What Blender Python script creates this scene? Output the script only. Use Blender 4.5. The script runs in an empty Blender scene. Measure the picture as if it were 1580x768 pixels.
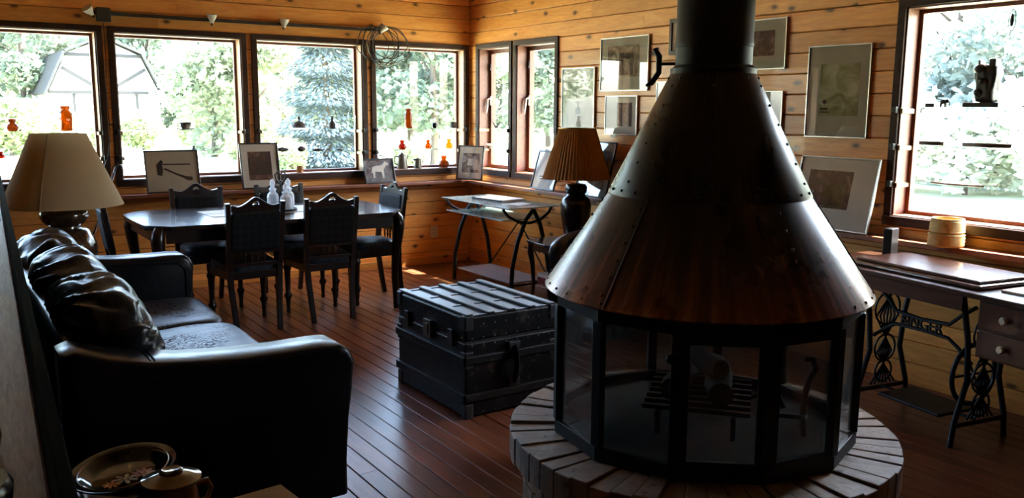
import bpy, bmesh, math, random
from mathutils import Vector, Matrix, noise
from mathutils.geometry import tessellate_polygon
R = math.radians
PI = math.pi
scene = bpy.context.scene
COL = scene.collection
random.seed(7)

# ------------------------------------------------------------------ camera
yaw, pit, rol = R(56.024), R(-9.190), R(0.409)
fw = Vector((math.cos(pit)*math.cos(yaw), math.cos(pit)*math.sin(yaw), math.sin(pit)))
rt = Vector((math.sin(yaw), -math.cos(yaw), 0)); up = rt.cross(fw)
r2 = math.cos(rol)*rt + math.sin(rol)*up
u2 = -math.sin(rol)*rt + math.cos(rol)*up
cam_d = bpy.data.cameras.new('camera'); cam = bpy.data.objects.new('camera', cam_d); COL.objects.link(cam)
M = Matrix((r2, u2, -fw)).transposed().to_4x4(); M.translation = (-4.756, -7.858, 1.6)
cam.matrix_world = M
cam_d.sensor_fit = 'HORIZONTAL'; cam_d.sensor_width = 36; cam_d.lens = 1341.125/1580*36
cam_d.clip_start = 0.02; cam_d.clip_end = 500
scene.camera = cam

# ------------------------------------------------------------------ sky, sun, exposure
SUN_DIR = Vector((-0.74, 0.17, -1.0)).normalized()          # the way the light travels
world = bpy.data.worlds.new('sky'); scene.world = world; world.use_nodes = True
wn = world.node_tree.nodes; wl = world.node_tree.links; wn.clear()
sky = wn.new('ShaderNodeTexSky'); sky.sky_type = 'NISHITA'; sky.sun_disc = False
sky.sun_elevation = math.asin(-SUN_DIR.z); sky.sun_rotation = math.atan2(-SUN_DIR.x, -SUN_DIR.y)
sky.air_density = 1.0; sky.dust_density = 2.5; sky.ozone_density = 1.0
bg = wn.new('ShaderNodeBackground'); bg.inputs['Strength'].default_value = 0.8
wo = wn.new('ShaderNodeOutputWorld'); wl.new(sky.outputs[0], bg.inputs['Color']); wl.new(bg.outputs[0], wo.inputs['Surface'])
sd = bpy.data.lights.new('sun', 'SUN'); sd.energy = 15.0; sd.angle = R(0.6); sd.color = (1.0, 0.95, 0.86)
so = bpy.data.objects.new('sun', sd); COL.objects.link(so)
so.rotation_euler = SUN_DIR.to_track_quat('-Z', 'Y').to_euler(); so.location = (12, -6, 20)
vs = scene.view_settings
vs.view_transform = 'Standard'; vs.look = 'None'; vs.gamma = 1.0; vs.use_curve_mapping = False
vs.exposure = 2.7
scene.cycles.max_bounces = 8; scene.cycles.diffuse_bounces = 5; scene.cycles.glossy_bounces = 4
scene.cycles.transmission_bounces = 6; scene.cycles.transparent_max_bounces = 24
scene.cycles.sample_clamp_indirect = 6.0; scene.cycles.use_denoising = True
scene.cycles.caustics_reflective = False; scene.cycles.caustics_refractive = False

# ------------------------------------------------------------------ material helpers
MATS = {}
class NT:
    def __init__(s, name):
        s.m = bpy.data.materials.new(name); s.m.use_nodes = True
        s.t = s.m.node_tree; s.n = s.t.nodes; s.l = s.t.links
        s.b = s.n['Principled BSDF']; s.out = s.n['Material Output']
        MATS[name] = s.m
    def node(s, typ, **kw):
        nd = s.n.new(typ)
        for k, v in kw.items():
            if k in nd.inputs: nd.inputs[k].default_value = v
            else: setattr(nd, k, v)
        return nd
    def link(s, a, b): s.l.new(a, b)
    def coords(s, scale=(1, 1, 1), rand=0.0, kind='Object'):
        tc = s.node('ShaderNodeTexCoord'); mp = s.node('ShaderNodeMapping'); mp.inputs['Scale'].default_value = scale
        s.link(tc.outputs[kind], mp.inputs['Vector'])
        if rand:
            oi = s.node('ShaderNodeObjectInfo'); cx = s.node('ShaderNodeCombineXYZ')
            for i, k in enumerate((1.0, 1.7, 2.3)):
                ma = s.node('ShaderNodeMath', operation='MULTIPLY'); s.link(oi.outputs['Random'], ma.inputs[0]); ma.inputs[1].default_value = rand*k
                s.link(ma.outputs[0], cx.inputs[i])
            s.link(cx.outputs[0], mp.inputs['Location'])
        return mp.outputs[0]
    def noise(s, v, scale, detail=4, rough=0.55, dist=0.0):
        nd = s.node('ShaderNodeTexNoise'); nd.inputs['Scale'].default_value = scale; nd.inputs['Detail'].default_value = detail
        nd.inputs['Roughness'].default_value = rough; nd.inputs['Distortion'].default_value = dist
        if v: s.link(v, nd.inputs['Vector'])
        return nd.outputs['Fac']
    def voro(s, v, scale, feature='F1', out='Distance'):
        nd = s.node('ShaderNodeTexVoronoi', feature=feature); nd.inputs['Scale'].default_value = scale
        if v: s.link(v, nd.inputs['Vector'])
        return nd.outputs[out]
    def ramp(s, fac, stops):
        nd = s.node('ShaderNodeValToRGB'); cr = nd.color_ramp
        while len(cr.elements) < len(stops): cr.elements.new(0.5)
        for e, (p, c) in zip(cr.elements, stops):
            e.position = p; e.color = (*c, 1) if len(c) == 3 else c
        s.link(fac, nd.inputs['Fac']); return nd.outputs['Color']
    def mix(s, fac, a, b, mode='MIX'):
        nd = s.node('ShaderNodeMix', data_type='RGBA', blend_type=mode)
        for k, v in ((0, fac), (6, a), (7, b)):
            if hasattr(v, 'links'): s.link(v, nd.inputs[k])
            else: nd.inputs[k].default_value = v if k == 0 else (*v, 1)
        return nd.outputs[2]
    def bump(s, h, strength=0.3, dist=0.01):
        nd = s.node('ShaderNodeBump'); nd.inputs['Strength'].default_value = strength; nd.inputs['Distance'].default_value = dist
        s.link(h, nd.inputs['Height']); s.link(nd.outputs[0], s.b.inputs['Normal'])
    def set(s, **kw):
        nm = {'col': 'Base Color', 'rough': 'Roughness', 'metal': 'Metallic', 'spec': 'Specular IOR Level', 'coat': 'Coat Weight',
              'coatr': 'Coat Roughness', 'trans': 'Transmission Weight', 'ior': 'IOR', 'sheen': 'Sheen Weight', 'sss': 'Subsurface Weight'}
        for k, v in kw.items():
            i = s.b.inputs[nm[k]]
            if hasattr(v, 'links'): s.link(v, i)
            elif k == 'col': i.default_value = (*v, 1)
            else: i.default_value = v
        return s

def hexc(r, g, b):
    f = lambda c: (c/255/12.92) if c/255 <= 0.04045 else ((c/255+0.055)/1.055)**2.4
    return (f(r), f(g), f(b))

def plain(name, col, rough=0.5, metal=0.0, var=0.12, scale=9, bump=0.0, **kw):
    t = NT(name); v = t.coords(rand=7.0); f = t.noise(v, scale, 4)
    c0 = tuple(max(0, x*(1-var*2)) for x in col); c1 = tuple(min(1, x*(1+var*2)) for x in col)
    t.set(col=t.ramp(f, [(0.3, c0), (0.7, c1)]), rough=rough, metal=metal, **kw)
    if bump: t.bump(t.noise(v, scale*6, 3), bump, 0.004)
    return t.m

def wood(name, dark, light, along='X', rough=0.45, knots=False, coat=0.0, gscale=1.0, spec=0.5, bump=0.15):
    t = NT(name)
    st = {'X': (1.2, 14, 14), 'Y': (14, 1.2, 14), 'Z': (14, 14, 1.2)}[along]
    st = tuple(a*gscale for a in st)
    v = t.coords(st, rand=40.0)
    g = t.noise(v, 2.2, 6, 0.6, 0.6)
    fine = t.noise(v, 9.0, 3)
    c = t.ramp(g, [(0.30, dark), (0.52, tuple((a+b)/2 for a, b in zip(dark, light))), (0.72, light)])
    c = t.mix(0.25, c, t.ramp(fine, [(0.35, tuple(a*0.75 for a in dark)), (0.65, light)]))
    oi = t.node('ShaderNodeObjectInfo')
    hv = t.node('ShaderNodeHueSaturation'); ma = t.node('ShaderNodeMapRange')
    ma.inputs['To Min'].default_value = 0.82; ma.inputs['To Max'].default_value = 1.15
    t.link(oi.outputs['Random'], ma.inputs['Value']); t.link(ma.outputs[0], hv.inputs['Value']); t.link(c, hv.inputs['Color'])
    c = hv.outputs['Color']
    if knots:
        kv = t.coords((0.55, 1, 1), rand=23.0); sx = t.node('ShaderNodeSeparateXYZ'); cx = t.node('ShaderNodeCombineXYZ')
        t.link(kv, sx.inputs[0]); t.link(sx.outputs[0], cx.inputs[0]); t.link(sx.outputs[2], cx.inputs[1])
        vn = t.node('ShaderNodeTexVoronoi', voronoi_dimensions='2D'); vn.inputs['Scale'].default_value = 5.5; t.link(cx.outputs[0], vn.inputs['Vector'])
        nz = t.noise(t.coords((1, 1, 1), rand=11.0), 24, 2)
        ad = t.node('ShaderNodeMath', operation='MULTIPLY_ADD'); t.link(nz, ad.inputs[0]); ad.inputs[1].default_value = 0.07; t.link(vn.outputs['Distance'], ad.inputs[2])
        k = t.ramp(ad.outputs[0], [(0.075, (0.95, 0.95, 0.95)), (0.11, (0.7, 0.7, 0.7)), (0.125, (0.28, 0.28, 0.28)), (0.20, (0, 0, 0))])
        sp_ = t.node('ShaderNodeSeparateColor'); t.link(vn.outputs['Color'], sp_.inputs[0])
        on = t.ramp(sp_.outputs[0], [(0.34, (0, 0, 0)), (0.38, (1, 1, 1))])
        c = t.mix(t.mix(1.0, k, on, 'MULTIPLY'), c, tuple(x*0.14 for x in dark))
    t.set(col=c, rough=rough, coat=coat, spec=spec)
    t.bump(g, bump, 0.004)
    return t.m

def fresnel(t, ior):
    # the same reflectance on both faces of a thin pane
    fr = t.node('ShaderNodeFresnel'); ge = t.node('ShaderNodeNewGeometry'); mr = t.node('ShaderNodeMapRange')
    mr.inputs['To Min'].default_value = ior; mr.inputs['To Max'].default_value = 1/ior
    t.link(ge.outputs['Backfacing'], mr.inputs['Value']); t.link(mr.outputs[0], fr.inputs['IOR']); return fr
def clear_pane(name, tint=(0.97, 0.99, 0.98), gloss=0.02, haze=0.0, ior=1.45):
    t = NT(name); t.n.remove(t.b)
    tr = t.node('ShaderNodeBsdfTransparent'); tr.inputs['Color'].default_value = (*tint, 1)
    gl = t.node('ShaderNodeBsdfGlossy'); gl.inputs['Roughness'].default_value = gloss
    fr = fresnel(t, ior)
    mx = t.node('ShaderNodeMixShader'); t.link(fr.outputs[0], mx.inputs[0]); t.link(tr.outputs[0], mx.inputs[1]); t.link(gl.outputs[0], mx.inputs[2])
    last = mx.outputs[0]
    if haze:
        df = t.node('ShaderNodeBsdfDiffuse'); df.inputs['Color'].default_value = (0.8, 0.8, 0.8, 1)
        m2 = t.node('ShaderNodeMixShader')
        hz = t.ramp(t.noise(t.coords((1, 1, 1), rand=5), 5, 5), [(0.4, (0, 0, 0)), (0.75, (haze, haze, haze))])
        t.link(hz, m2.inputs[0]); t.link(last, m2.inputs[1]); t.link(df.outputs[0], m2.inputs[2]); last = m2.outputs[0]
    t.link(last, t.out.inputs['Surface']); return t.m

def tinted_glass(name, col, rough=0.05):
    t = NT(name); t.n.remove(t.b)
    tr = t.node('ShaderNodeBsdfTransparent'); tr.inputs['Color'].default_value = (*col, 1)
    tl = t.node('ShaderNodeBsdfTranslucent'); tl.inputs['Color'].default_value = (*col, 1)
    gl = t.node('ShaderNodeBsdfGlossy'); gl.inputs['Roughness'].default_value = rough
    m1 = t.node('ShaderNodeMixShader'); m1.inputs[0].default_value = 0.25; t.link(tr.outputs[0], m1.inputs[1]); t.link(tl.outputs[0], m1.inputs[2])
    fr = fresnel(t, 1.5)
    m2 = t.node('ShaderNodeMixShader'); t.link(fr.outputs[0], m2.inputs[0]); t.link(m1.outputs[0], m2.inputs[1]); t.link(gl.outputs[0], m2.inputs[2])
    t.link(m2.outputs[0], t.out.inputs['Surface']); return t.m

# ------------------------------------------------------------------ materials
wood('pine', hexc(212, 134, 60), hexc(242, 178, 96), 'X', 0.36, knots=True, coat=0.15)
wood('pine_y', hexc(200, 122, 50), hexc(232, 162, 80), 'Y', 0.42)
wood('floor_wood', hexc(92, 50, 34), hexc(142, 86, 58), 'Y', 0.30, coat=0.0, spec=0.5)
wood('dark_trim', hexc(40, 25, 19), hexc(70, 45, 34), 'X', 0.6, spec=0.2)
wood('red_trim', hexc(96, 50, 30), hexc(140, 84, 52), 'X', 0.45)
wood('jamb_wood', hexc(150, 112, 84), hexc(190, 152, 120), 'X', 0.45)
wood('sash_wood', hexc(92, 50, 34), hexc(130, 76, 52), 'X', 0.45)
wood('dark_wood', hexc(26, 16, 13), hexc(48, 30, 24), 'X', 0.28, coat=0.3)
wood('table_wood', hexc(34, 22, 18), hexc(62, 42, 34), 'X', 0.22, coat=0.4)
wood('mahogany', hexc(70, 32, 20), hexc(112, 58, 36), 'X', 0.3, coat=0.3)
wood('oak_top', hexc(176, 118, 90), hexc(232, 180, 148), 'Y', 0.42, gscale=4.5, spec=0.4)
wood('cabinet_side', hexc(60, 38, 28), hexc(90, 58, 42), 'Z', 0.5)
wood('sewing_wood', hexc(64, 34, 22), hexc(100, 58, 38), 'X', 0.3, coat=1.0)
wood('log_bark', hexc(20, 17, 15), hexc(40, 34, 30), 'X', 0.9)
wood('bark', hexc(64, 54, 46), hexc(112, 100, 88), 'Z', 0.9)
plain('backing', hexc(128, 84, 48), 0.85)
plain('ceiling_board', hexc(150, 98, 54), 0.7)
plain('black_paint', (0.012, 0.012, 0.013), 0.45, var=0.1)
plain('black_edge', (0.003, 0.004, 0.004), 0.9, var=0.1, spec=0.05)
plain('black_iron', (0.018, 0.018, 0.02), 0.5, 0.6, bump=0.1)
plain('dark_steel', (0.035, 0.035, 0.038), 0.42, 0.6)
plain('grey_steel', (0.25, 0.25, 0.26), 0.35, 0.8)
plain('bright_metal', (0.75, 0.74, 0.70), 0.28, 1.0, var=0.05)
plain('frame_gold', hexc(186, 172, 140), 0.35, 0.7, var=0.05)
plain('frame_black', (0.012, 0.010, 0.010), 0.35)
plain('frame_brown', hexc(70, 44, 30), 0.4)
plain('mat_white', hexc(206, 202, 192), 0.9, var=0.03)
plain('mat_grey', hexc(176, 170, 154), 0.9, var=0.03)
plain('print_dark', hexc(64, 48, 44), 0.8, var=0.4, scale=16)
plain('print_ink', hexc(34, 28, 28), 0.8, var=0.2, scale=16)
plain('paper', hexc(214, 212, 206), 0.8, var=0.03)
plain('white_plastic', hexc(216, 212, 200), 0.4, var=0.03)
plain('outlet_plastic', hexc(232, 220, 200), 0.4, var=0.03)
plain('rubber_cord', (0.012, 0.012, 0.012), 0.5)
plain('pottery_brown', hexc(58, 40, 26), 0.15, var=0.3, scale=14, bump=0.35, coat=0.6)
plain('pottery_dark', hexc(22, 15, 12), 0.2, var=0.3, spec=0.35)
plain('dish_glaze', hexc(20, 18, 18), 0.10, var=0.3, spec=0.25)
plain('pottery_tan', hexc(160, 112, 68), 0.2, coat=0.6)
plain('pottery_lid', hexc(126, 108, 78), 0.12, var=0.2, coat=0.7)
plain('cream_glaze', hexc(196, 176, 132), 0.25, coat=0.3)
plain('petal_cream', hexc(196, 176, 130), 0.3)
plain('petal_orange', hexc(200, 120, 52), 0.3)
plain('dish_line', hexc(150, 92, 44), 0.3)
plain('pewter', hexc(104, 98, 86), 0.4, 0.5)
plain('stone_dark', hexc(70, 62, 60), 0.8, var=0.3)
plain('ebony', (0.012, 0.011, 0.011), 0.4, bump=0.2)
plain('cork', hexc(206, 172, 104), 0.6, var=0.12, scale=30)
plain('bone_white', hexc(222, 212, 190), 0.3, var=0.04)
plain('red_cover', hexc(110, 26, 30), 0.5)
plain('grey_board', hexc(168, 168, 172), 0.35, var=0.05)
plain('shade_seam', hexc(150, 134, 108), 0.8)
plain('brass', hexc(150, 116, 60), 0.3, 0.9)
plain('ash_grey', hexc(44, 40, 37), 0.95, var=0.2, scale=20, bump=0.4)
plain('mortar', hexc(120, 112, 104), 0.95, var=0.15, scale=30, bump=0.3)
plain('barn_white', hexc(226, 224, 218), 0.7, var=0.03)
plain('barn_trim', (0.016, 0.0155, 0.016), 0.7, var=0.05)
plain('barn_roof', (0.03, 0.028, 0.028), 0.7, var=0.05)
clear_pane('window_glass', (0.95, 0.97, 0.96), 0.01, haze=0.03)
clear_pane('shelf_glass', (0.93, 0.985, 0.965), 0.02)
clear_pane('picture_glass', (0.98, 0.98, 0.98), 0.02, ior=1.6)
clear_pane('fire_glass', (0.72, 0.73, 0.72), 0.04, haze=0.14)  # grey haze stands in for reflections on the firebox glass
clear_pane('bottle_clear', (0.88, 0.95, 0.93), 0.03)
def cut_glass():
    t = NT('cut_glass'); t.set(col=(0.86, 0.89, 0.91), rough=0.12)
    tr = t.node('ShaderNodeBsdfTransparent'); tl = t.node('ShaderNodeBsdfTranslucent'); tl.inputs['Color'].default_value = (0.9, 0.93, 0.95, 1)
    m1 = t.node('ShaderNodeMixShader'); m1.inputs[0].default_value = 0.5; t.link(tr.outputs[0], m1.inputs[1]); t.link(tl.outputs[0], m1.inputs[2])
    m2 = t.node('ShaderNodeMixShader'); m2.inputs[0].default_value = 0.45; t.link(t.b.outputs[0], m2.inputs[1]); t.link(m1.outputs[0], m2.inputs[2])
    t.link(m2.outputs[0], t.out.inputs['Surface'])
cut_glass()
tinted_glass('amber_glass', (0.32, 0.105, 0.012))
tinted_glass('red_glass', (0.32, 0.05, 0.015))
tinted_glass('yellow_glass', (0.50, 0.22, 0.02))

def leather(name, col, rough, crack=0.0, fold=0.5):
    t = NT(name); v = t.coords((1, 1, 1), rand=9)
    pores = t.voro(v, 260); folds = t.noise(v, 7, 5, 0.6, 1.2)
    c = t.ramp(t.noise(v, 4, 4), [(0.3, tuple(x*0.7 for x in col)), (0.7, tuple(x*1.5 for x in col))])
    hh = t.node('ShaderNodeMath', operation='MULTIPLY_ADD'); t.link(pores, hh.inputs[0]); hh.inputs[1].default_value = 0.02; t.link(folds, hh.inputs[2])
    h = hh.outputs[0]
    if crack:
        vv = t.coords((1, 1.6, 1), rand=9)
        wv = t.node('ShaderNodeVectorMath', operation='MULTIPLY_ADD'); nz = t.node('ShaderNodeTexNoise'); nz.inputs['Scale'].default_value = 9
        t.link(vv, nz.inputs['Vector']); t.link(nz.outputs['Color'], wv.inputs[0]); wv.inputs[1].default_value = (0.16, 0.16, 0.16); t.link(vv, wv.inputs[2])
        d = t.voro(wv.outputs[0], 24, 'DISTANCE_TO_EDGE')
        line = t.ramp(d, [(0.0, (1, 1, 1)), (0.05, (0.7, 0.7, 0.7)), (0.09, (0, 0, 0))])
        patch = t.ramp(t.noise(v, 3.2, 4), [(0.46, (0, 0, 0)), (0.56, (1, 1, 1))])
        k = t.mix(1.0, line, patch, 'MULTIPLY')
        worn = t.mix(patch, c, tuple(min(1, x*2.2) for x in col))
        c = t.mix(k, worn, (0.01, 0.008, 0.008))
        rr = t.ramp(k, [(0, (rough,)*3), (1, (0.85,)*3)]); t.set(col=c, rough=rr, spec=t.ramp(k, [(0, (0.30,)*3), (1, (0.02,)*3)]))
    else:
        t.set(col=c, rough=rough, spec=0.26)
    t.bump(h, fold, 0.012)
    return t.m
leather('black_leather', (0.005, 0.005, 0.007), 0.30, fold=0.25)
leather('pillow_leather', (0.010, 0.0105, 0.012), 0.30, fold=0.5)
leather('worn_leather', (0.016, 0.017, 0.023), 0.42, crack=1.0, fold=0.3)

def fabric():
    t = NT('chair_fabric'); v = t.coords((1, 1, 1))
    w = t.node('ShaderNodeTexChecker'); mp = t.node('ShaderNodeMapping'); mp.inputs['Rotation'].default_value = (0, R(45), 0)
    t.link(v, mp.inputs['Vector']); t.link(mp.outputs[0], w.inputs['Vector']); w.inputs['Scale'].default_value = 26
    w.inputs['Color1'].default_value = (0.006, 0.0065, 0.008, 1); w.inputs['Color2'].default_value = (0.011, 0.0115, 0.014, 1)
    t.set(col=w.outputs[0], rough=0.65, spec=0.2); t.bump(t.noise(v, 180, 2), 0.15, 0.003)
    t2 = NT('chair_seat_fabric'); v = t2.coords((1, 1, 1), rand=3)
    d = t2.voro(v, 16, 'DISTANCE_TO_EDGE')
    t2.set(col=t2.ramp(d, [(0.02, (0.012, 0.014, 0.019)), (0.2, (0.026, 0.030, 0.040))]), rough=0.5, spec=0.3); t2.bump(d, 0.2, 0.004)
fabric()

def copper():
    t = NT('copper_patina'); tc = t.node('ShaderNodeTexCoord'); sp = t.node('ShaderNodeSeparateXYZ'); t.link(tc.outputs['Object'], sp.inputs[0])
    at = t.node('ShaderNodeMath', operation='ARCTAN2'); t.link(sp.outputs[0], at.inputs[0]); t.link(sp.outputs[1], at.inputs[1])
    cx = t.node('ShaderNodeCombineXYZ'); m1 = t.node('ShaderNodeMath', operation='MULTIPLY'); m1.inputs[1].default_value = 9; t.link(at.outputs[0], m1.inputs[0])
    m2 = t.node('ShaderNodeMath', operation='MULTIPLY'); m2.inputs[1].default_value = 1.3; t.link(sp.outputs[2], m2.inputs[0])
    t.link(m1.outputs[0], cx.inputs[0]); t.link(m2.outputs[0], cx.inputs[1])
    streak = t.noise(cx.outputs[0], 1.5, 5, 0.6)
    blot = t.noise(tc.outputs['Object'], 3.5, 5)
    mr = t.node('ShaderNodeMapRange'); mr.inputs['From Min'].default_value = 0.92; mr.inputs['From Max'].default_value = 1.22
    mr.inputs['To Min'].default_value = 0.36; mr.inputs['To Max'].default_value = -0.12  # redder lower zone: patina plus light reflected from floor and room
    t.link(sp.outputs[2], mr.inputs['Value'])
    ad = t.node('ShaderNodeMath', operation='ADD'); t.link(mr.outputs[0], ad.inputs[0]); t.link(streak, ad.inputs[1])
    a2 = t.node('ShaderNodeMath', operation='MULTIPLY_ADD'); t.link(blot, a2.inputs[0]); a2.inputs[1].default_value = 0.10; t.link(ad.outputs[0], a2.inputs[2])
    c = t.ramp(a2.outputs[0], [(0.45, (0.022, 0.018, 0.018)), (0.68, (0.055, 0.031, 0.026)), (0.90, (0.19, 0.076, 0.048)), (1.0, (0.29, 0.15, 0.10))])
    t.set(col=c, metal=0.45, rough=t.ramp(blot, [(0.3, (0.24,)*3), (0.7, (0.34,)*3)]))
    t.bump(blot, 0.05, 0.02)
    return t.m
copper()

def brickmat():
    t = NT('brick_paint'); v = t.coords((1, 1, 1), rand=20)
    chips = t.ramp(t.noise(v, 22, 5, 0.65), [(0.60, (0, 0, 0)), (0.68, (1, 1, 1))])
    base = t.ramp(t.noise(v, 9, 4), [(0.3, hexc(126, 112, 100)), (0.7, hexc(166, 150, 136))])
    c = t.mix(chips, base, hexc(84, 66, 56)); t.set(col=c, rough=0.6); t.bump(t.noise(v, 30, 5), 0.5, 0.006)
    t = NT('brick_raw'); v = t.coords((1, 1, 1), rand=20)
    t.set(col=t.ramp(t.noise(v, 9, 5), [(0.3, hexc(110, 82, 62)), (0.5, hexc(140, 110, 82)), (0.7, hexc(160, 138, 112))]), rough=0.85); t.bump(t.noise(v, 30, 5), 0.5, 0.006)
brickmat()

def shade_mat(name, col, trans=0.35):
    t = NT(name); t.n.remove(t.b)
    d = t.node('ShaderNodeBsdfDiffuse'); d.inputs['Color'].default_value = (*col, 1)
    tl = t.node('ShaderNodeBsdfTranslucent'); tl.inputs['Color'].default_value = (*col, 1)
    mx = t.node('ShaderNodeMixShader'); mx.inputs[0].default_value = trans
    t.link(d.outputs[0], mx.inputs[1]); t.link(tl.outputs[0], mx.inputs[2]); t.link(mx.outputs[0], t.out.inputs['Surface']); return t.m
shade_mat('linen_shade', hexc(206, 190, 160), 0.4)
shade_mat('pleat_shade', hexc(186, 134, 84), 0.4)

def desk_glass():
    t = NT('frosted_glass'); t.set(col=hexc(176, 190, 186), rough=0.16, coat=0.3)
    tr = t.node('ShaderNodeBsdfTransparent'); tr.inputs['Color'].default_value = (0.80, 0.88, 0.86, 1)
    mx = t.node('ShaderNodeMixShader'); mx.inputs[0].default_value = 0.45
    t.link(t.b.outputs[0], mx.inputs[1]); t.link(tr.outputs[0], mx.inputs[2]); t.link(mx.outputs[0], t.out.inputs['Surface'])
desk_glass()

def trunk_mat():
    t = NT('trunk_metal'); v = t.coords((1, 1, 1), rand=3)
    w = t.ramp(t.noise(v, 11, 6, 0.7), [(0.56, (0, 0, 0)), (0.70, (1, 1, 1))])
    c = t.mix(w, (0.004, 0.004, 0.005), (0.045, 0.036, 0.030)); t.set(col=c, rough=0.36, spec=0.22); t.bump(t.noise(v, 40, 4), 0.4, 0.004)
    t = NT('trunk_slat'); v = t.coords((1, 1, 1), rand=3)
    w = t.ramp(t.noise(v, 18, 6, 0.7), [(0.60, (0, 0, 0)), (0.72, (1, 1, 1))])
    t.set(col=t.mix(w, (0.006, 0.0055, 0.006), (0.06, 0.048, 0.036)), rough=0.4, spec=0.3)
trunk_mat()

def art(name, stops, scale, stretch=(1, 1, 1), dist=1.0):
    t = NT(name); v = t.coords(stretch, rand=13)
    t.set(col=t.ramp(t.noise(v, scale, 6, 0.6, dist), stops), rough=0.8); return t.m
art('art_sepia', [(0.3, hexc(70, 56, 48)), (0.5, hexc(140, 124, 104)), (0.7, hexc(196, 186, 164))], 9)
art('art_brown', [(0.3, hexc(40, 26, 26)), (0.52, hexc(84, 56, 50)), (0.75, hexc(160, 132, 118))], 12)
art('art_green', [(0.3, hexc(90, 96, 56)), (0.5, hexc(156, 156, 116)), (0.7, hexc(200, 196, 174))], 7)
art('art_photo', [(0.35, hexc(34, 30, 32)), (0.5, hexc(96, 88, 90)), (0.62, hexc(180, 172, 172))], 14)
art('art_grey', [(0.35, hexc(56, 56, 60)), (0.6, hexc(110, 110, 116)), (0.75, hexc(150, 150, 154))], 20)

def leaf_mat(name, c0, c1, tr=0.45):
    t = NT(name); t.n.remove(t.b)
    c = t.ramp(t.noise(t.coords((1, 1, 1), rand=9), 1.3, 4), [(0.3, c0), (0.7, c1)])
    d = t.node('ShaderNodeBsdfDiffuse'); tl = t.node('ShaderNodeBsdfTranslucent'); mx = t.node('ShaderNodeMixShader'); mx.inputs[0].default_value = tr
    t.link(c, d.inputs['Color']); t.link(c, tl.inputs['Color']); t.link(d.outputs[0], mx.inputs[1]); t.link(tl.outputs[0], mx.inputs[2]); t.link(mx.outputs[0], t.out.inputs['Surface'])
leaf_mat('leaf_pale', (0.24, 0.28, 0.19), (0.40, 0.43, 0.31))  # leaf colours lightened and greyed to carry outdoor haze
leaf_mat('leaf_mid', (0.14, 0.185, 0.135), (0.26, 0.31, 0.225))
leaf_mat('leaf_spruce', (0.11, 0.145, 0.14), (0.24, 0.28, 0.275), 0.3)
leaf_mat('leaf_grey', (0.24, 0.28, 0.24), (0.38, 0.42, 0.37))
leaf_mat('leaf_white', (0.52, 0.55, 0.46), (0.68, 0.70, 0.60))  # near-white leaves: outdoor glare put into the colour
leaf_mat('leaf_bush', (0.22, 0.28, 0.14), (0.36, 0.40, 0.23))
plain('lawn', (0.42, 0.45, 0.30), 0.9, var=0.15, scale=0.6)

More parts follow.
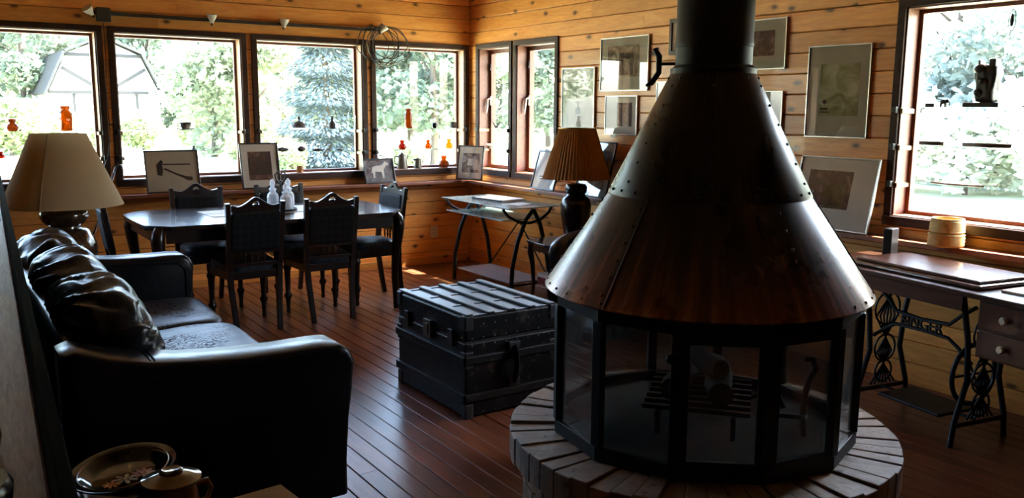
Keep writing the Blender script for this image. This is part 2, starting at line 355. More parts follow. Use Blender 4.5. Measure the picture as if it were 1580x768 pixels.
# ------------------------------------------------------------------ mesh helpers
class B:
    def __init__(s): s.v = []; s.f = []
    def add(s, vs, fs, m=None):
        o = len(s.v)
        s.v += [(m @ Vector(p)) if m is not None else Vector(p) for p in vs]
        s.f += [tuple(i+o for i in f) for f in fs]; return s
    def box(s, x0, x1, y0, y1, z0, z1, m=None):
        vs = [(x, y, z) for z in (z0, z1) for y in (y0, y1) for x in (x0, x1)]
        return s.add(vs, [(0, 2, 3, 1), (4, 5, 7, 6), (0, 1, 5, 4), (2, 6, 7, 3), (0, 4, 6, 2), (1, 3, 7, 5)], m)
    def lathe(s, prof, n=24, m=None, a0=0.0, a1=2*PI):
        full = abs(a1-a0-2*PI) < 1e-6; k = n if full else n+1
        vs = []; fs = []
        for (r, z) in prof:
            for i in range(k):
                a = a0+(a1-a0)*i/n; vs.append((r*math.cos(a), r*math.sin(a), z))
        for j in range(len(prof)-1):
            for i in range(n):
                i2 = (i+1) % k
                fs.append((j*k+i, j*k+i2, (j+1)*k+i2, (j+1)*k+i))
        if full and prof[0] != prof[-1]:
            if prof[0][0] > 1e-5: fs.append(tuple(range(k-1, -1, -1)))
            if prof[-1][0] > 1e-5: fs.append(tuple((len(prof)-1)*k+i for i in range(k)))
        return s.add(vs, fs, m)
    def tube(s, pts, r, n=8, closed=False, m=None, twist=0.0, flat=1.0, upv=None):
        P = [Vector(p) for p in pts]; N = len(P); rr = r if isinstance(r, (list, tuple)) else [r]*N
        vs = []; fs = []; prev = None
        for i, p in enumerate(P):
            if closed: t = P[(i+1) % N]-P[i-1]
            else: t = (P[min(i+1, N-1)]-P[max(i-1, 0)])
            t.normalize()
            if upv is not None: a = Vector(upv)
            elif prev is None: a = Vector((0, 0, 1)) if abs(t.z) < 0.9 else Vector((1, 0, 0))
            else: a = prev
            u = (a-t*a.dot(t)).normalized(); w = t.cross(u); prev = u
            for k in range(n):
                an = 2*PI*k/n+twist; vs.append(p+(u*math.cos(an)+w*math.sin(an)*flat)*rr[i])
        for i in range(N if closed else N-1):
            i2 = (i+1) % N
            for k in range(n): fs.append((i*n+k, i*n+(k+1) % n, i2*n+(k+1) % n, i2*n+k))
        if not closed: fs.append(tuple(range(n-1, -1, -1))); fs.append(tuple((N-1)*n+k for k in range(n)))
        return s.add(vs, fs, m)
    def bar(s, a, b, w, h=None, m=None, upv=None):           # square bar
        h = h or w
        return s.tube([a, b], w*0.7071, 4, m=m, twist=PI/4, flat=h/w, upv=upv)
    def poly(s, outline, t, m=None, holes=()):               # polygon in XY (z 0..t)
        loops = [outline]+list(holes)
        tris = tessellate_polygon([[Vector((x, y, 0)) for x, y in L] for L in loops])
        flat = [p for L in loops for p in L]; n = len(flat)
        vs = [(x, y, 0) for x, y in flat]+[(x, y, t) for x, y in flat]
        fs = [tuple(tr) for tr in tris]+[tuple(i+n for i in reversed(tr)) for tr in tris]
        o = 0
        for L in loops:
            k = len(L)
            for i in range(k): fs.append((o+i, o+(i+1) % k, n+o+(i+1) % k, n+o+i))
            o += k
        return s.add(vs, fs, m)
    def ball(s, c, r, n=12, m=None):
        rx, ry, rz = r if isinstance(r, (tuple, list)) else (r, r, r)
        h = n//2; vs = []; fs = []
        for j in range(h+1):
            th = PI*j/h
            for i in range(n):
                a = 2*PI*i/n; vs.append((c[0]+rx*math.sin(th)*math.cos(a), c[1]+ry*math.sin(th)*math.sin(a), c[2]+rz*math.cos(th)))
        for j in range(h):
            for i in range(n): fs.append((j*n+i, (j+1)*n+i, (j+1)*n+(i+1) % n, j*n+(i+1) % n))
        return s.add(vs, fs, m)

def link(o, parent=None):
    COL.objects.link(o)
    if parent is not None: o.parent = parent
    return o
def ob(name, b, mat, parent=None, loc=None, rot=None, smooth=None, bevel=0.0, label=None, merge=False, fix=True):
    me = bpy.data.meshes.new(name); me.from_pydata([tuple(v) for v in b.v], [], b.f)
    if fix or merge:
        bm = bmesh.new(); bm.from_mesh(me)
        bmesh.ops.remove_doubles(bm, verts=bm.verts, dist=1e-6) if merge else None
        bmesh.ops.recalc_face_normals(bm, faces=bm.faces); bm.to_mesh(me); bm.free()
    me.materials.append(MATS[mat])
    if smooth is not None:
        me.polygons.foreach_set('use_smooth', [True]*len(me.polygons)); me.set_sharp_from_angle(angle=R(smooth))
    o = bpy.data.objects.new(name, me); link(o, parent)
    if loc is not None: o.location = loc
    if rot is not None: o.rotation_euler = rot
    if bevel:
        md = o.modifiers.new('bevel', 'BEVEL'); md.width = bevel; md.segments = 2; md.limit_method = 'ANGLE'; md.angle_limit = R(40)
    if label: o['label'] = label
    return o
def tag(o, label, cat, group=None):
    o['label'] = label; o['category'] = cat
    if group: o['group'] = group
    return o
def thing(name, label, cat, loc=(0, 0, 0), rz=0.0, group=None):
    o = bpy.data.objects.new(name, None); o.empty_display_size = 0.1; link(o)
    o.location = loc; o.rotation_euler = (0, 0, rz); return tag(o, label, cat, group)
def struct(o): o['kind'] = 'structure'; return o
def sempty(name):
    o = bpy.data.objects.new(name, None); link(o); return struct(o)
def copy_tree(o, parent=None):
    c = o.copy(); link(c); c.parent = parent
    for ch in list(o.children): copy_tree(ch, c)
    return c
def dup(root, loc, rz, label, group=None, sc=None):
    c = copy_tree(root); c.location = loc; c.rotation_euler = (0, 0, rz); c['label'] = label
    if sc is not None: c.scale = sc
    if group: c['group'] = group
    return c
def soft(sx, sy, sz, n=10, p=4.0, amp=0.0, freq=5.0, seed=0.0, fn=None):
    """rounded cushion body as a superellipsoid-like box, centred"""
    b = B(); idx = {}
    def key(v): return (round(v[0], 5), round(v[1], 5), round(v[2], 5))
    def vert(u):
        k = key(u)
        if k in idx: return idx[k]
        x, y, z = u
        L = (abs(x)**p+abs(y)**p+abs(z)**p)**(1/p); q = Vector((x/L, y/L, z/L))
        w = Vector((q.x*sx/2, q.y*sy/2, q.z*sz/2))
        if amp:
            d = noise.fractal(Vector((w.x*freq+seed, w.y*freq, w.z*freq)), 1.0, 2.0, 4)
            w += q.normalized()*amp*d
        if fn: w = fn(w)
        idx[k] = len(b.v); b.v.append(w); return idx[k]
    for ax in range(3):
        for sg in (-1, 1):
            for i in range(n):
                for j in range(n):
                    q = []
                    for (a, c) in ((i, j), (i+1, j), (i+1, j+1), (i, j+1)):
                        u = [0, 0, 0]; u[ax] = sg; u[(ax+1) % 3] = -1+2*a/n; u[(ax+2) % 3] = -1+2*c/n
                        q.append(vert(u))
                    b.f.append(tuple(q if sg > 0 else reversed(q)))
    return b

# ------------------------------------------------------------------ room shell
X0, Y0, ZC = -8.2, -9.6, 2.86
def wall_rects(a0, a1, z0, z1, holes):
    xs = sorted({a0, a1, *[h[0] for h in holes], *[h[1] for h in holes]}); zs = sorted({z0, z1, *[h[2] for h in holes], *[h[3] for h in holes]})
    out = []
    for i in range(len(xs)-1):
        for j in range(len(zs)-1):
            cx, cz = (xs[i]+xs[i+1])/2, (zs[j]+zs[j+1])/2
            if not any(h[0] < cx < h[1] and h[2] < cz < h[3] for h in holes): out.append((xs[i], xs[i+1], zs[j], zs[j+1]))
    return out
ZB, ZT = 0.985, 2.19                                           # window opening, bottom and top
HL = [(-5.71, -4.70), (-4.57, -3.532), (-3.398, -2.363), (-2.226, -1.209), (-1.073, -0.068)]
HR = [(-0.741, -0.181), (-1.481, -0.864), (-5.98, -4.85)]
HR = [(min(h), max(h)) for h in HR]
holesL = [(a, b, ZB, ZT) for a, b in HL]; holesR = [(a, b, ZB, ZT) for a, b in HR]
b = B()
for (a0, a1, z0, z1) in wall_rects(X0-0.2, 0.2, -0.05, ZC+0.1, holesL): b.box(a0, a1, 0.022, 0.20, z0, z1)
wall_left = struct(ob('wall_left', b, 'backing'))
b = B()
for (a0, a1, z0, z1) in wall_rects(Y0-0.2, 0.022, -0.05, ZC+0.1, holesR): b.box(0.022, 0.20, a0, a1, z0, z1)
wall_right = struct(ob('wall_right', b, 'backing'))
wall_front = struct(ob('wall_front', B().box(X0-0.2, 0.2, Y0-0.2, Y0, -0.05, ZC+0.1), 'backing'))
wall_back = struct(ob('wall_back', B().box(X0-0.2, X0, Y0, 0.022, -0.05, ZC+0.1), 'backing'))
ceiling = struct(ob('ceiling', B().box(X0-0.2, 0.2, Y0-0.2, 0.2, ZC, ZC+0.1), 'ceiling_board'))
trim_1 = struct(ob('trim_1', B().box(0.20, 0.92, Y0, 0.92, 2.46, 2.52).box(X0, 0.20, 0.20, 0.92, 2.46, 2.52), 'ceiling_board'))   # eaves
# pine boards of the two window walls, every board its own piece
PITCH, ZK = 0.1315, 2.49
def board_mesh(L, h):
    g = 0.003; y = 0.020; rr = 0.005
    prof = [(0.0, -h/2+rr+g), (0.006, -h/2+g), (y, -h/2+g), (y, h/2), (0.006, h/2), (0.0, h/2-rr)]
    vs = [(x, p[0], p[1]) for x in (-L/2, L/2) for p in prof]; n = len(prof)
    fs = [(i, (i+1) % n, n+(i+1) % n, n+i) for i in range(n)]+[tuple(range(n-1, -1, -1)), tuple(range(n, 2*n))]
    return B().add(vs, fs)
rows = []
z = ZK
while z < ZC: z += PITCH
while z > 0:
    cuts = [max(0.0, z-PITCH)]+[q for q in (0.95, 2.225) if z-PITCH < q < z]+[min(z, ZC)]
    rows += [(cuts[i], cuts[i+1]) for i in range(len(cuts)-1)]; z -= PITCH
TR = 0.048
def put_boards(lo, hi, holes, right):
    for (z0, z1) in rows:
        if z1-z0 < 0.008: continue
        pieces = [(lo, hi)]
        for (a, bb, hz0, hz1) in holes:
            if z1 > hz0 and z0 < hz1:
                nz = []
                for (p, q) in pieces:
                    if bb <= p or a >= q: nz.append((p, q)); continue
                    if a-p > 0.004: nz.append((p, a))
                    if q-bb > 0.004: nz.append((bb, q))
                pieces = nz
        # joints in the long runs
        fin = []
        for (p, q) in pieces:
            while q-p > 4.2:
                c = p+random.uniform(1.8, 3.4); fin.append((p, c)); p = c
            fin.append((p, q))
        for (p, q) in fin:
            o = ob('wall_board', board_mesh(q-p-0.001, z1-z0), 'pine', wall_right if right else wall_left)
            c = (p+q)/2
            if right: o.location = (0.0, c, (z0+z1)/2); o.rotation_euler = (0, 0, -PI/2)
            else: o.location = (c, 0.0, (z0+z1)/2)
# the trim covers the ripped edges, so the openings that boards see are the trim's outer edges less a lap
put_boards(-7.4, -0.0, [(a-0.03, c+0.03, 0.95, 2.225) for a, c in HL], False)
put_boards(-7.2, -0.0, [(a-0.03, c+0.03, 0.95, 2.225) for a, c in HR], True)
# floor: planks along Y
floor = struct(ob('floor', B().box(X0-0.2, 0.2, Y0-0.2, 0.2, -0.08, -0.018), 'backing'))
PW = 0.0965; x = -0.004; k = 0
def plank_mesh(w, L):
    g = 0.0018
    prof = [(-w/2+g, -0.018), (-w/2+g, -0.0025), (-w/2+g+0.003, 0), (w/2-g-0.003, 0), (w/2-g, -0.0025), (w/2-g, -0.018)]
    n = len(prof); vs = [(p[0], y, p[1]) for y in (-L/2, L/2) for p in prof]
    fs = [(i, (i+1) % n, n+(i+1) % n, n+i) for i in range(n)]+[tuple(range(n-1, -1, -1)), tuple(range(n, 2*n))]
    return B().add(vs, fs)
rest = B()
while x > X0:
    near = x > -4.7
    y = 0.0
    first = True
    while y > -7.4:
        L = random.uniform(1.3, 2.9)
        if first: L = random.uniform(0.6, 2.6); first = False
        y1 = max(y-L, -7.4)
        if y1 < -6.4: y1 = -7.4
        if near: ob('floor_plank', plank_mesh(PW, y-y1-0.0015), 'floor_wood', floor, loc=(x-PW/2, (y+y1)/2, 0))
        else: rest.add(*(lambda q: (q.v, q.f))(plank_mesh(PW, y-y1-0.0015)), Matrix.Translation((x-PW/2, (y+y1)/2, 0)))
        y = y1
    rest.add(*(lambda q: (q.v, q.f))(plank_mesh(PW, -Y0-7.4)), Matrix.Translation((x-PW/2, (Y0-7.4)/2, 0)))
    x -= PW; k += 1
o = ob('floor_planking', rest, 'floor_wood', floor); o['kind'] = 'stuff'
# skirting
struct(ob('baseboard_left', B().box(-7.4, -0.016, -0.016, -0.0005, 0.0, 0.075), 'pine', bevel=0.004))
struct(ob('baseboard_right', B().box(-0.016, -0.0005, -7.2, 0.0, 0.0, 0.075), 'pine_y', bevel=0.004))
struct(ob('trim_2', B().box(-0.03, -0.0005, -0.03, -0.0005, 0.075, 0.83), 'pine', bevel=0.004))

# ------------------------------------------------------------------ windows
def window(idx, a, c, right, jamb='jamb_wood', sash_w=0.022, casement=False, depth=0.115):
    root = sempty('window_%d' % idx)
    if right:
        root.rotation_euler = (0, 0, -PI/2); root.location = (0, 0, 0); a, c = -c, -a      # local X runs along -Y of the room
    P = lambda nm, m, *q, bv=0.003: ob(nm, B().box(*q), m, root, bevel=bv)
    t = 0.047; d0 = -0.018
    P('trim_board', 'dark_trim', a-t, c+t, d0, -0.0005, ZT, ZT+t)
    P('trim_board', 'dark_trim', a-t, c+t, d0-0.012, -0.0005, ZB-t-0.008, ZB)
    P('trim_board', 'dark_trim', a-t, a, d0, -0.0005, ZB, ZT)
    P('trim_board', 'dark_trim', c, c+t, d0, -0.0005, ZB, ZT)
    P('jamb', jamb, a-0.004, a+0.010, 0.0, 0.195, ZB, ZT, bv=0)
    P('jamb', jamb, c-0.010, c+0.004, 0.0, 0.195, ZB, ZT, bv=0)
    P('jamb', jamb, a, c, 0.0, 0.195, ZT-0.010, ZT+0.004, bv=0)
    P('sill_board', 'red_trim' if right else 'jamb_wood', a, c, -0.012, 0.195, ZB-0.02, ZB+0.006, bv=0)
    i0, i1, z0, z1 = a+0.010, c-0.010, ZB+0.006, ZT-0.010
    y0, y1 = depth, depth+0.035
    s = sash_w*(1.7 if casement else 1.0)
    P('sash_rail', 'sash_wood', i0, i1, y0, y1, z1-s, z1); P('sash_rail', 'sash_wood', i0, i1, y0, y1, z0, z0+s)
    P('sash_stile', 'sash_wood', i0, i0+s, y0, y1, z0+s, z1-s); P('sash_stile', 'sash_wood', i1-s, i1, y0, y1, z0+s, z1-s)
    ob('pane', B().box(i0+s-0.003, i1-s+0.003, y0+0.014, y0+0.018, z0+s-0.003, z1-s+0.003), 'window_glass', root)
    if casement:
        h = B().box(i0+0.02, i0+0.045, y0-0.012, y0, 1.63, 1.72)
        hd = ob('latch_plate', h, 'bright_metal', root, bevel=0.003)
        ob('latch_lever', B().tube([(i0+0.032, y0-0.012, 1.70), (i0+0.032, y0-0.04, 1.69), (i0+0.03, y0-0.045, 1.60), (i0+0.02, y0-0.05, 1.55)], [0.010, 0.011, 0.009, 0.007], 8), 'bright_metal', root, smooth=60)
        ob('hinge', B().box(i0+0.01, i0+0.035, y0-0.010, y0, 1.98, 2.04).tube([(i0+0.03, y0-0.012, 2.05), (i0+0.06, y0-0.02, 2.02), (i0+0.045, y0-0.02, 1.99)], 0.005, 6), 'dark_steel', root)
    # a portal lets the sky light in evenly
    ld = bpy.data.lights.new('window_portal', 'AREA'); ld.shape = 'RECTANGLE'; ld.size = i1-i0; ld.size_y = z1-z0; ld.cycles.is_portal = True
    lo = bpy.data.objects.new('window_portal', ld); COL.objects.link(lo)
    mx = (i0+i1)/2; mz = (z0+z1)/2
    if right: lo.location = (y1+0.03, -mx, mz); lo.rotation_euler = (0, PI/2, 0); ld.size, ld.size_y = z1-z0, i1-i0
    else: lo.location = (mx, y1+0.03, mz); lo.rotation_euler = (-PI/2, 0, 0)
    return root
for i, (a, c) in enumerate(HL[1:]): window(i+1, a, c, False)
window(8, *HL[0], False)  # unseen window, added to bring light to the sofa and cabinet top
window(5, *HR[0], True, jamb='sash_wood', casement=True); window(6, *HR[1], True, jamb='sash_wood', casement=True); window(7, *HR[2], True, jamb='sash_wood')
# the ledge that runs round below the windows
ZL = 0.868
struct(ob('trim_3', B().box(-7.4, -0.0005, -0.15, -0.0005, ZL-0.032, ZL), 'red_trim', bevel=0.006))
struct(ob('trim_4', B().box(-0.15, -0.0005, -7.2, -0.1505, ZL-0.032, ZL), 'red_trim', bevel=0.006))

# ------------------------------------------------------------------ fireplace
FX, FY = -2.26, -5.505
ZH = 0.35
fp = thing('fireplace', 'round free-standing fireplace with riveted copper hood, glass firebox and brick hearth', 'fireplace', (FX, FY, 0))
hearth = ob('hearth', B().lathe([(0.0, 0.0), (0.69, 0.0), (0.69, 0.225), (0.735, 0.232), (0.735, ZH-0.012), (0.0, ZH-0.012)], 64), 'mortar', fp, smooth=40, label='round raised hearth of pale painted bricks')
def arc_brick(r0, r1, a, z0, z1, jitter=0.0):
    h = a/2; vs = []
    for zz in (z0, z1):
        for (r, an) in ((r0, -h), (r1, -h), (r1, 0), (r1, h), (r0, h), (r0, 0)):
            vs.append((r*math.cos(an), r*math.sin(an), zz))
    return B().add(vs, [(5, 4, 3, 2, 1, 0), (6, 7, 8, 9, 10, 11)]+[(i, (i+1) % 6, 6+(i+1) % 6, 6+i) for i in range(6)])
NB = 58
capm = None
for i in range(NB):
    a = 2*PI*i/NB
    if capm is None:
        o = ob('brick', arc_brick(0.545, 0.757, 2*PI/NB-0.006, 0.236, ZH), 'brick_paint', hearth, bevel=0.004); capm = o.data
    else:
        o = bpy.data.objects.new('brick', capm); link(o, hearth); md = o.modifiers.new('bevel', 'BEVEL'); md.width = 0.004; md.segments = 2
    o.rotation_euler = (random.uniform(-0.012, 0.012), random.uniform(-0.008, 0.008), a); o.location = (0, 0, random.uniform(-0.004, 0.003))
crs = None
for row in range(3):
    n2 = 22
    for i in range(n2):
        if crs is None:
            o = ob('brick', arc_brick(0.60, 0.704, 2*PI/n2-0.016, 0.004, 0.070), 'brick_raw', hearth, bevel=0.004); crs = o.data
        else:
            o = bpy.data.objects.new('brick', crs); link(o, hearth)
        o.rotation_euler = (0, 0, 2*PI*(i+0.5*(row % 2))/n2); o.location = (0, 0, row*0.076)
# firebox: twelve-sided frame with panes
RB = 0.592; A0 = R(156)
cor = lambda k, r=RB: Vector((r*math.cos(A0+k*PI/6), r*math.sin(A0+k*PI/6), 0))
zb0, zb1, zt0, zt1 = ZH+0.002, ZH+0.055, 0.862, 0.905
b = B()
for k in range(12):
    p, q = cor(k), cor(k+1); p2, q2 = cor(k, RB-0.035), cor(k+1, RB-0.035)
    b.add([(p.x, p.y, zb0), (q.x, q.y, zb0), (q2.x, q2.y, zb0), (p2.x, p2.y, zb0), (p.x, p.y, zb1), (q.x, q.y, zb1), (q2.x, q2.y, zb1), (p2.x, p2.y, zb1)],
          [(0, 1, 5, 4), (2, 3, 7, 6), (4, 5, 6, 7), (3, 2, 1, 0)])
ob('base_rail', b, 'black_iron', fp, merge=True, bevel=0.003)
b = B()
for k in range(12):
    p, q = cor(k, RB-0.003), cor(k+1, RB-0.003); p2, q2 = cor(k, RB-0.028), cor(k+1, RB-0.028)
    b.add([(p.x, p.y, zt0), (q.x, q.y, zt0), (q2.x, q2.y, zt0), (p2.x, p2.y, zt0), (p.x, p.y, zt1), (q.x, q.y, zt1), (q2.x, q2.y, zt1), (p2.x, p2.y, zt1)],
          [(0, 1, 5, 4), (2, 3, 7, 6), (4, 5, 6, 7), (3, 2, 1, 0)])
ob('top_rail', b, 'black_iron', fp, merge=True)
for k in range(12):
    c = cor(k, RB-0.012); a = A0+k*PI/6
    mm = Matrix.Translation(c) @ Matrix.Rotation(a, 4, 'Z')
    ob('corner_post', B().box(-0.014, 0.014, -0.021, 0.021, zb1, zt0, mm), 'black_iron', fp, bevel=0.003)
    p, q = cor(k, RB-0.014), cor(k+1, RB-0.014); mid = (p+q)/2; w = (q-p).length
    ang = math.atan2(mid.y, mid.x); mm = Matrix.Translation(mid) @ Matrix.Rotation(ang, 4, 'Z')
    ob('pane', B().box(-0.002, 0.002, -w/2+0.015, w/2-0.015, zb1-0.004, zt0+0.004, mm), 'fire_glass', fp)
    if k in (2, 3):     # the framed door leaves at the front
        ob('door_frame', B().box(0.004, 0.018, -w/2+0.018, w/2-0.018, zb1, zb1+0.022, mm).box(0.004, 0.018, -w/2+0.018, w/2-0.018, zt0-0.03, zt0, mm)
           .box(0.004, 0.018, -w/2+0.018, -w/2+0.036, zb1+0.022, zt0-0.03, mm).box(0.004, 0.018, w/2-0.036, w/2-0.018, zb1+0.022, zt0-0.03, mm), 'black_iron', fp)
c = cor(2, RB+0.02); a = A0+2*PI/6
ob('door_knob', B().tube([c+Vector((0, 0, 0.80)), c+Vector((0.02*math.cos(a), 0.02*math.sin(a), 0.80))], 0.008, 8).ball((c.x+0.035*math.cos(a)-0.02, c.y+0.035*math.sin(a), 0.80), 0.017, 12), 'black_iron', fp, smooth=60)
# hood: two riveted cones
hood = ob('hood', B().lathe([(0.622, 0.918), (0.624, 0.922), (0.376, 1.289), (0.371, 1.289), (0.616, 0.918), (0.622, 0.918)], 96), 'copper_patina', fp, smooth=50, merge=True, label='conical copper hood, dark above and redder towards the rim')
ob('upper_hood', B().lathe([(0.383, 1.280), (0.383, 1.287), (0.158, 1.735), (0.152, 1.735), (0.376, 1.280), (0.383, 1.280)], 96), 'copper_patina', hood, smooth=50, merge=True)
riv = B()
def rivet(r, z, a, sl):
    c = Vector((r*math.cos(a), r*math.sin(a), z)); n = Vector((math.cos(a)*sl[0], math.sin(a)*sl[0], sl[1]))
    riv.ball((c.x, c.y, c.z), 0.0062, 6)
for i in range(40): rivet(0.612, 0.938, 2*PI*i/40, (1, 0))
for i in range(28): rivet(0.377, 1.302, 2*PI*i/28, (1, 0))
for i in range(12): rivet(0.168, 1.715, 2*PI*i/12, (1, 0))
for a in (R(-172), R(-100), R(-52), R(20), R(92), R(140)):
    for j in range(6): 
        t = (j+0.7)/6.4; rivet(0.624+(0.378-0.624)*t, 0.922+(1.289-0.922)*t, a, (1, 0))
for a in (R(-135), R(-65), R(60), R(170)):
    for j in range(6):
        t = (j+0.7)/6.4; rivet(0.383+(0.158-0.383)*t, 1.287+(1.735-1.287)*t, a, (1, 0))
o = ob('rivets', riv, 'copper_patina', hood, smooth=60); o['kind'] = 'stuff'
for a in (R(-172)+0.05, R(-52)+0.05, R(92)):
    ob('seam', B().tube([(0.6225*math.cos(a), 0.6225*math.sin(a), 0.926), (0.3785*math.cos(a), 0.3785*math.sin(a), 1.287)], 0.0035, 5), 'copper_patina', hood, smooth=60)
for a in (R(-135)+0.06, R(60)):
    ob('seam', B().tube([(0.383*math.cos(a), 0.383*math.sin(a), 1.29), (0.159*math.cos(a), 0.159*math.sin(a), 1.733)], 0.0035, 5), 'copper_patina', hood, smooth=60)
ob('flue_pipe', B().lathe([(0.142, 1.72), (0.142, 1.83), (0.145, 1.832), (0.145, 1.845), (0.1425, 1.85), (0.1425, ZC-0.002), (0.138, ZC-0.002), (0.138, 1.72)], 48), 'black_iron', fp, smooth=40)
ob('flue_collar', B().lathe([(0.158, 1.72), (0.160, 1.735), (0.1605, 1.752), (0.150, 1.757), (0.143, 1.765)], 48), 'black_iron', fp, smooth=40)
dh = Vector((math.cos(R(128)), math.sin(R(128)), 0))
ob('damper_handle', B().tube([dh*0.14+Vector((0, 0, 1.772)), dh*0.215+Vector((0, 0, 1.772))], 0.006, 8)
   .tube([dh*0.225+Vector((0.02, 0.0, 1.83)), dh*0.222+Vector((0, 0, 1.826)), dh*0.205+Vector((0, 0, 1.80)), dh*0.205+Vector((0, 0, 1.74)), dh*0.225+Vector((-.008, 0, 1.70)), dh*0.245+Vector((-.012, 0, 1.69))], [0.006, 0.011, 0.012, 0.011, 0.010, 0.005], 8), 'black_iron', fp, smooth=60)
# ash bed and grate inside
ob('ash_bed', B().lathe([(0.0, ZH+0.030), (0.3, ZH+0.026), (0.545, ZH+0.014), (0.545, ZH-0.011), (0.0, ZH-0.011)], 40), 'ash_grey', fp, smooth=40)
g = thing('fire_grate', 'black iron log grate inside the glass firebox', 'grate', (FX, FY, ZH+0.03), R(40))
for i in range(7): ob('grate_bar', B().bar((-0.21+i*0.07, -0.20, 0.10), (-0.21+i*0.07, 0.20, 0.10), 0.016), 'black_iron', g)
ob('cross_bar', B().bar((-0.25, -0.14, 0.085), (0.25, -0.14, 0.085), 0.018), 'black_iron', g); ob('cross_bar', B().bar((-0.25, 0.14, 0.085), (0.25, 0.14, 0.085), 0.018), 'black_iron', g)
for sx in (-0.22, 0.22):
    for sy in (-0.14, 0.14): ob('leg', B().bar((sx, sy, 0.0), (sx, sy, 0.078), 0.018), 'black_iron', g)
for i, (x, y, zz, L, r, rz, lab) in enumerate([(0.0, -0.07, 0.165, 0.44, 0.052, 0.1, 'thick split log lying on the front of the fire grate'), (0.02, 0.07, 0.16, 0.42, 0.048, -0.12, 'bark-covered log lying at the back of the fire grate'), (0.0, 0.0, 0.245, 0.36, 0.040, 0.5, 'thinner log lying across the two on the grate')]):
    mm = Matrix.Rotation(R(40), 4, 'Z')
    p = mm @ Vector((x, y, zz))
    rr = [r*0.9, r, r*1.05, r*0.97, r*0.92]
    tag(ob('log', B().tube([(L*(t-0.5), 0.01*math.sin(t*7), 0.006*math.cos(t*9)) for t in (0, .25, .5, .75, 1)], rr, 10), 'log_bark', None, (FX+p.x, FY+p.y, ZH+0.03+p.z), (0, 0, R(40)+rz), smooth=60), lab, 'log')
for i, (a, lab) in enumerate(((R(-50), 'curled iron andiron nearer the sewing table, inside the firebox'), (R(-5), 'curled iron andiron at the back of the firebox'))):
    ca = Vector((0.40*math.cos(a), 0.40*math.sin(a), 0))
    an = thing('andiron', lab, 'andiron', (FX+ca.x, FY+ca.y, ZH+0.022), a)
    ob('upright', B().tube([(0, 0, 0.0), (0, 0, 0.14), (0.01, 0, 0.20), (0.035, 0, 0.25), (0.02, 0, 0.285), (-0.01, 0, 0.28)], [0.014, 0.012, 0.013, 0.013, 0.012, 0.010], 8), 'black_iron', an, smooth=60)
    ob('foot', B().tube([(0.0, -0.07, 0.0), (0, -0.04, 0.045), (0, 0, 0.06), (0, 0.04, 0.045), (0, 0.07, 0.0)], 0.011, 8), 'black_iron', an, smooth=60)
    ob('log_rest', B().bar((-0.16, 0, 0.05), (0, 0, 0.05), 0.018), 'black_iron', an)

# ------------------------------------------------------------------ sofa
sf = thing('leather_sofa', 'black leather sofa with loose back pillows and worn cracked seat cushions', 'sofa', (0, 0, 0))
def arm(y0, y1, name):
    prof = [(-4.44, 0.06), (-4.44, 0.775), (-4.40, 0.79), (-4.30, 0.755), (-4.17, 0.72), (-4.03, 0.70), (-3.85, 0.685), (-3.68, 0.68), (-3.53, 0.682), (-3.46, 0.678), (-3.425, 0.655), (-3.405, 0.61), (-3.415, 0.50), (-3.432, 0.38), (-3.445, 0.20), (-3.445, 0.06)]
    b = B(); n = len(prof); ys = []
    for t, ins in ((0.0, 0.022), (0.03, 0.008), (0.09, 0.0), (0.5, 0.0), (0.91, 0.0), (0.97, 0.008), (1.0, 0.022)):
        ys.append((y0+(y1-y0)*t, ins))
    cx, cz = -3.95, 0.4
    vs = []
    for (y, ins) in ys:
        for (x, zz) in prof:
            vs.append((x+(cx-x)/abs(cx-x)*ins if zz > 0.1 or True else x, y, zz-(ins if zz > 0.1 else 0)))
    fs = []
    m = len(ys)
    for j in range(m-1):
        for i in range(n): fs.append((j*n+i, j*n+(i+1) % n, (j+1)*n+(i+1) % n, (j+1)*n+i))
    fs.append(tuple(range(n-1, -1, -1))); fs.append(tuple((m-1)*n+i for i in range(n)))
    b.add(vs, fs)
    o = ob(name, b, 'black_leather', sf, smooth=50)
    return o
a1 = arm(-4.75, -4.53, 'arm'); a2 = arm(-2.27, -2.05, 'arm')
ob('piping', B().tube([(-4.10, -2.270, 0.665), (-3.95, -2.271, 0.652), (-3.66, -2.271, 0.640), (-3.50, -2.271, 0.632), (-3.46, -2.271, 0.59), (-3.455, -2.271, 0.42)], 0.006, 6), 'black_leather', a2, smooth=60)
ob('seam_stitch', B().tube([(-4.16, -4.752, 0.66), (-4.16, -4.742, 0.705), (-4.16, -4.71, 0.719), (-4.16, -4.56, 0.719)], 0.004, 5).tube([(-4.145, -4.752, 0.658), (-4.145, -4.742, 0.703), (-4.145, -4.71, 0.717), (-4.145, -4.56, 0.717)], 0.004, 5), 'black_leather', a1)
ob('base', B().box(-4.40, -3.49, -4.53, -2.27, 0.06, 0.26), 'black_leather', sf, bevel=0.02)
ob('back_frame', soft(0.16, 2.28, 0.62, 10, 8), 'black_leather', sf, (-4.355, -3.40, 0.48), smooth=60)
for i in range(3):
    y = -2.272-0.3765-i*0.753
    ob('seat_cushion', soft(0.90, 0.751, 0.18, 16, 7, 0.010, 4, i*3.1), 'worn_leather', sf, (-3.86, y, 0.335), (0, R(-1.5), 0), smooth=70)
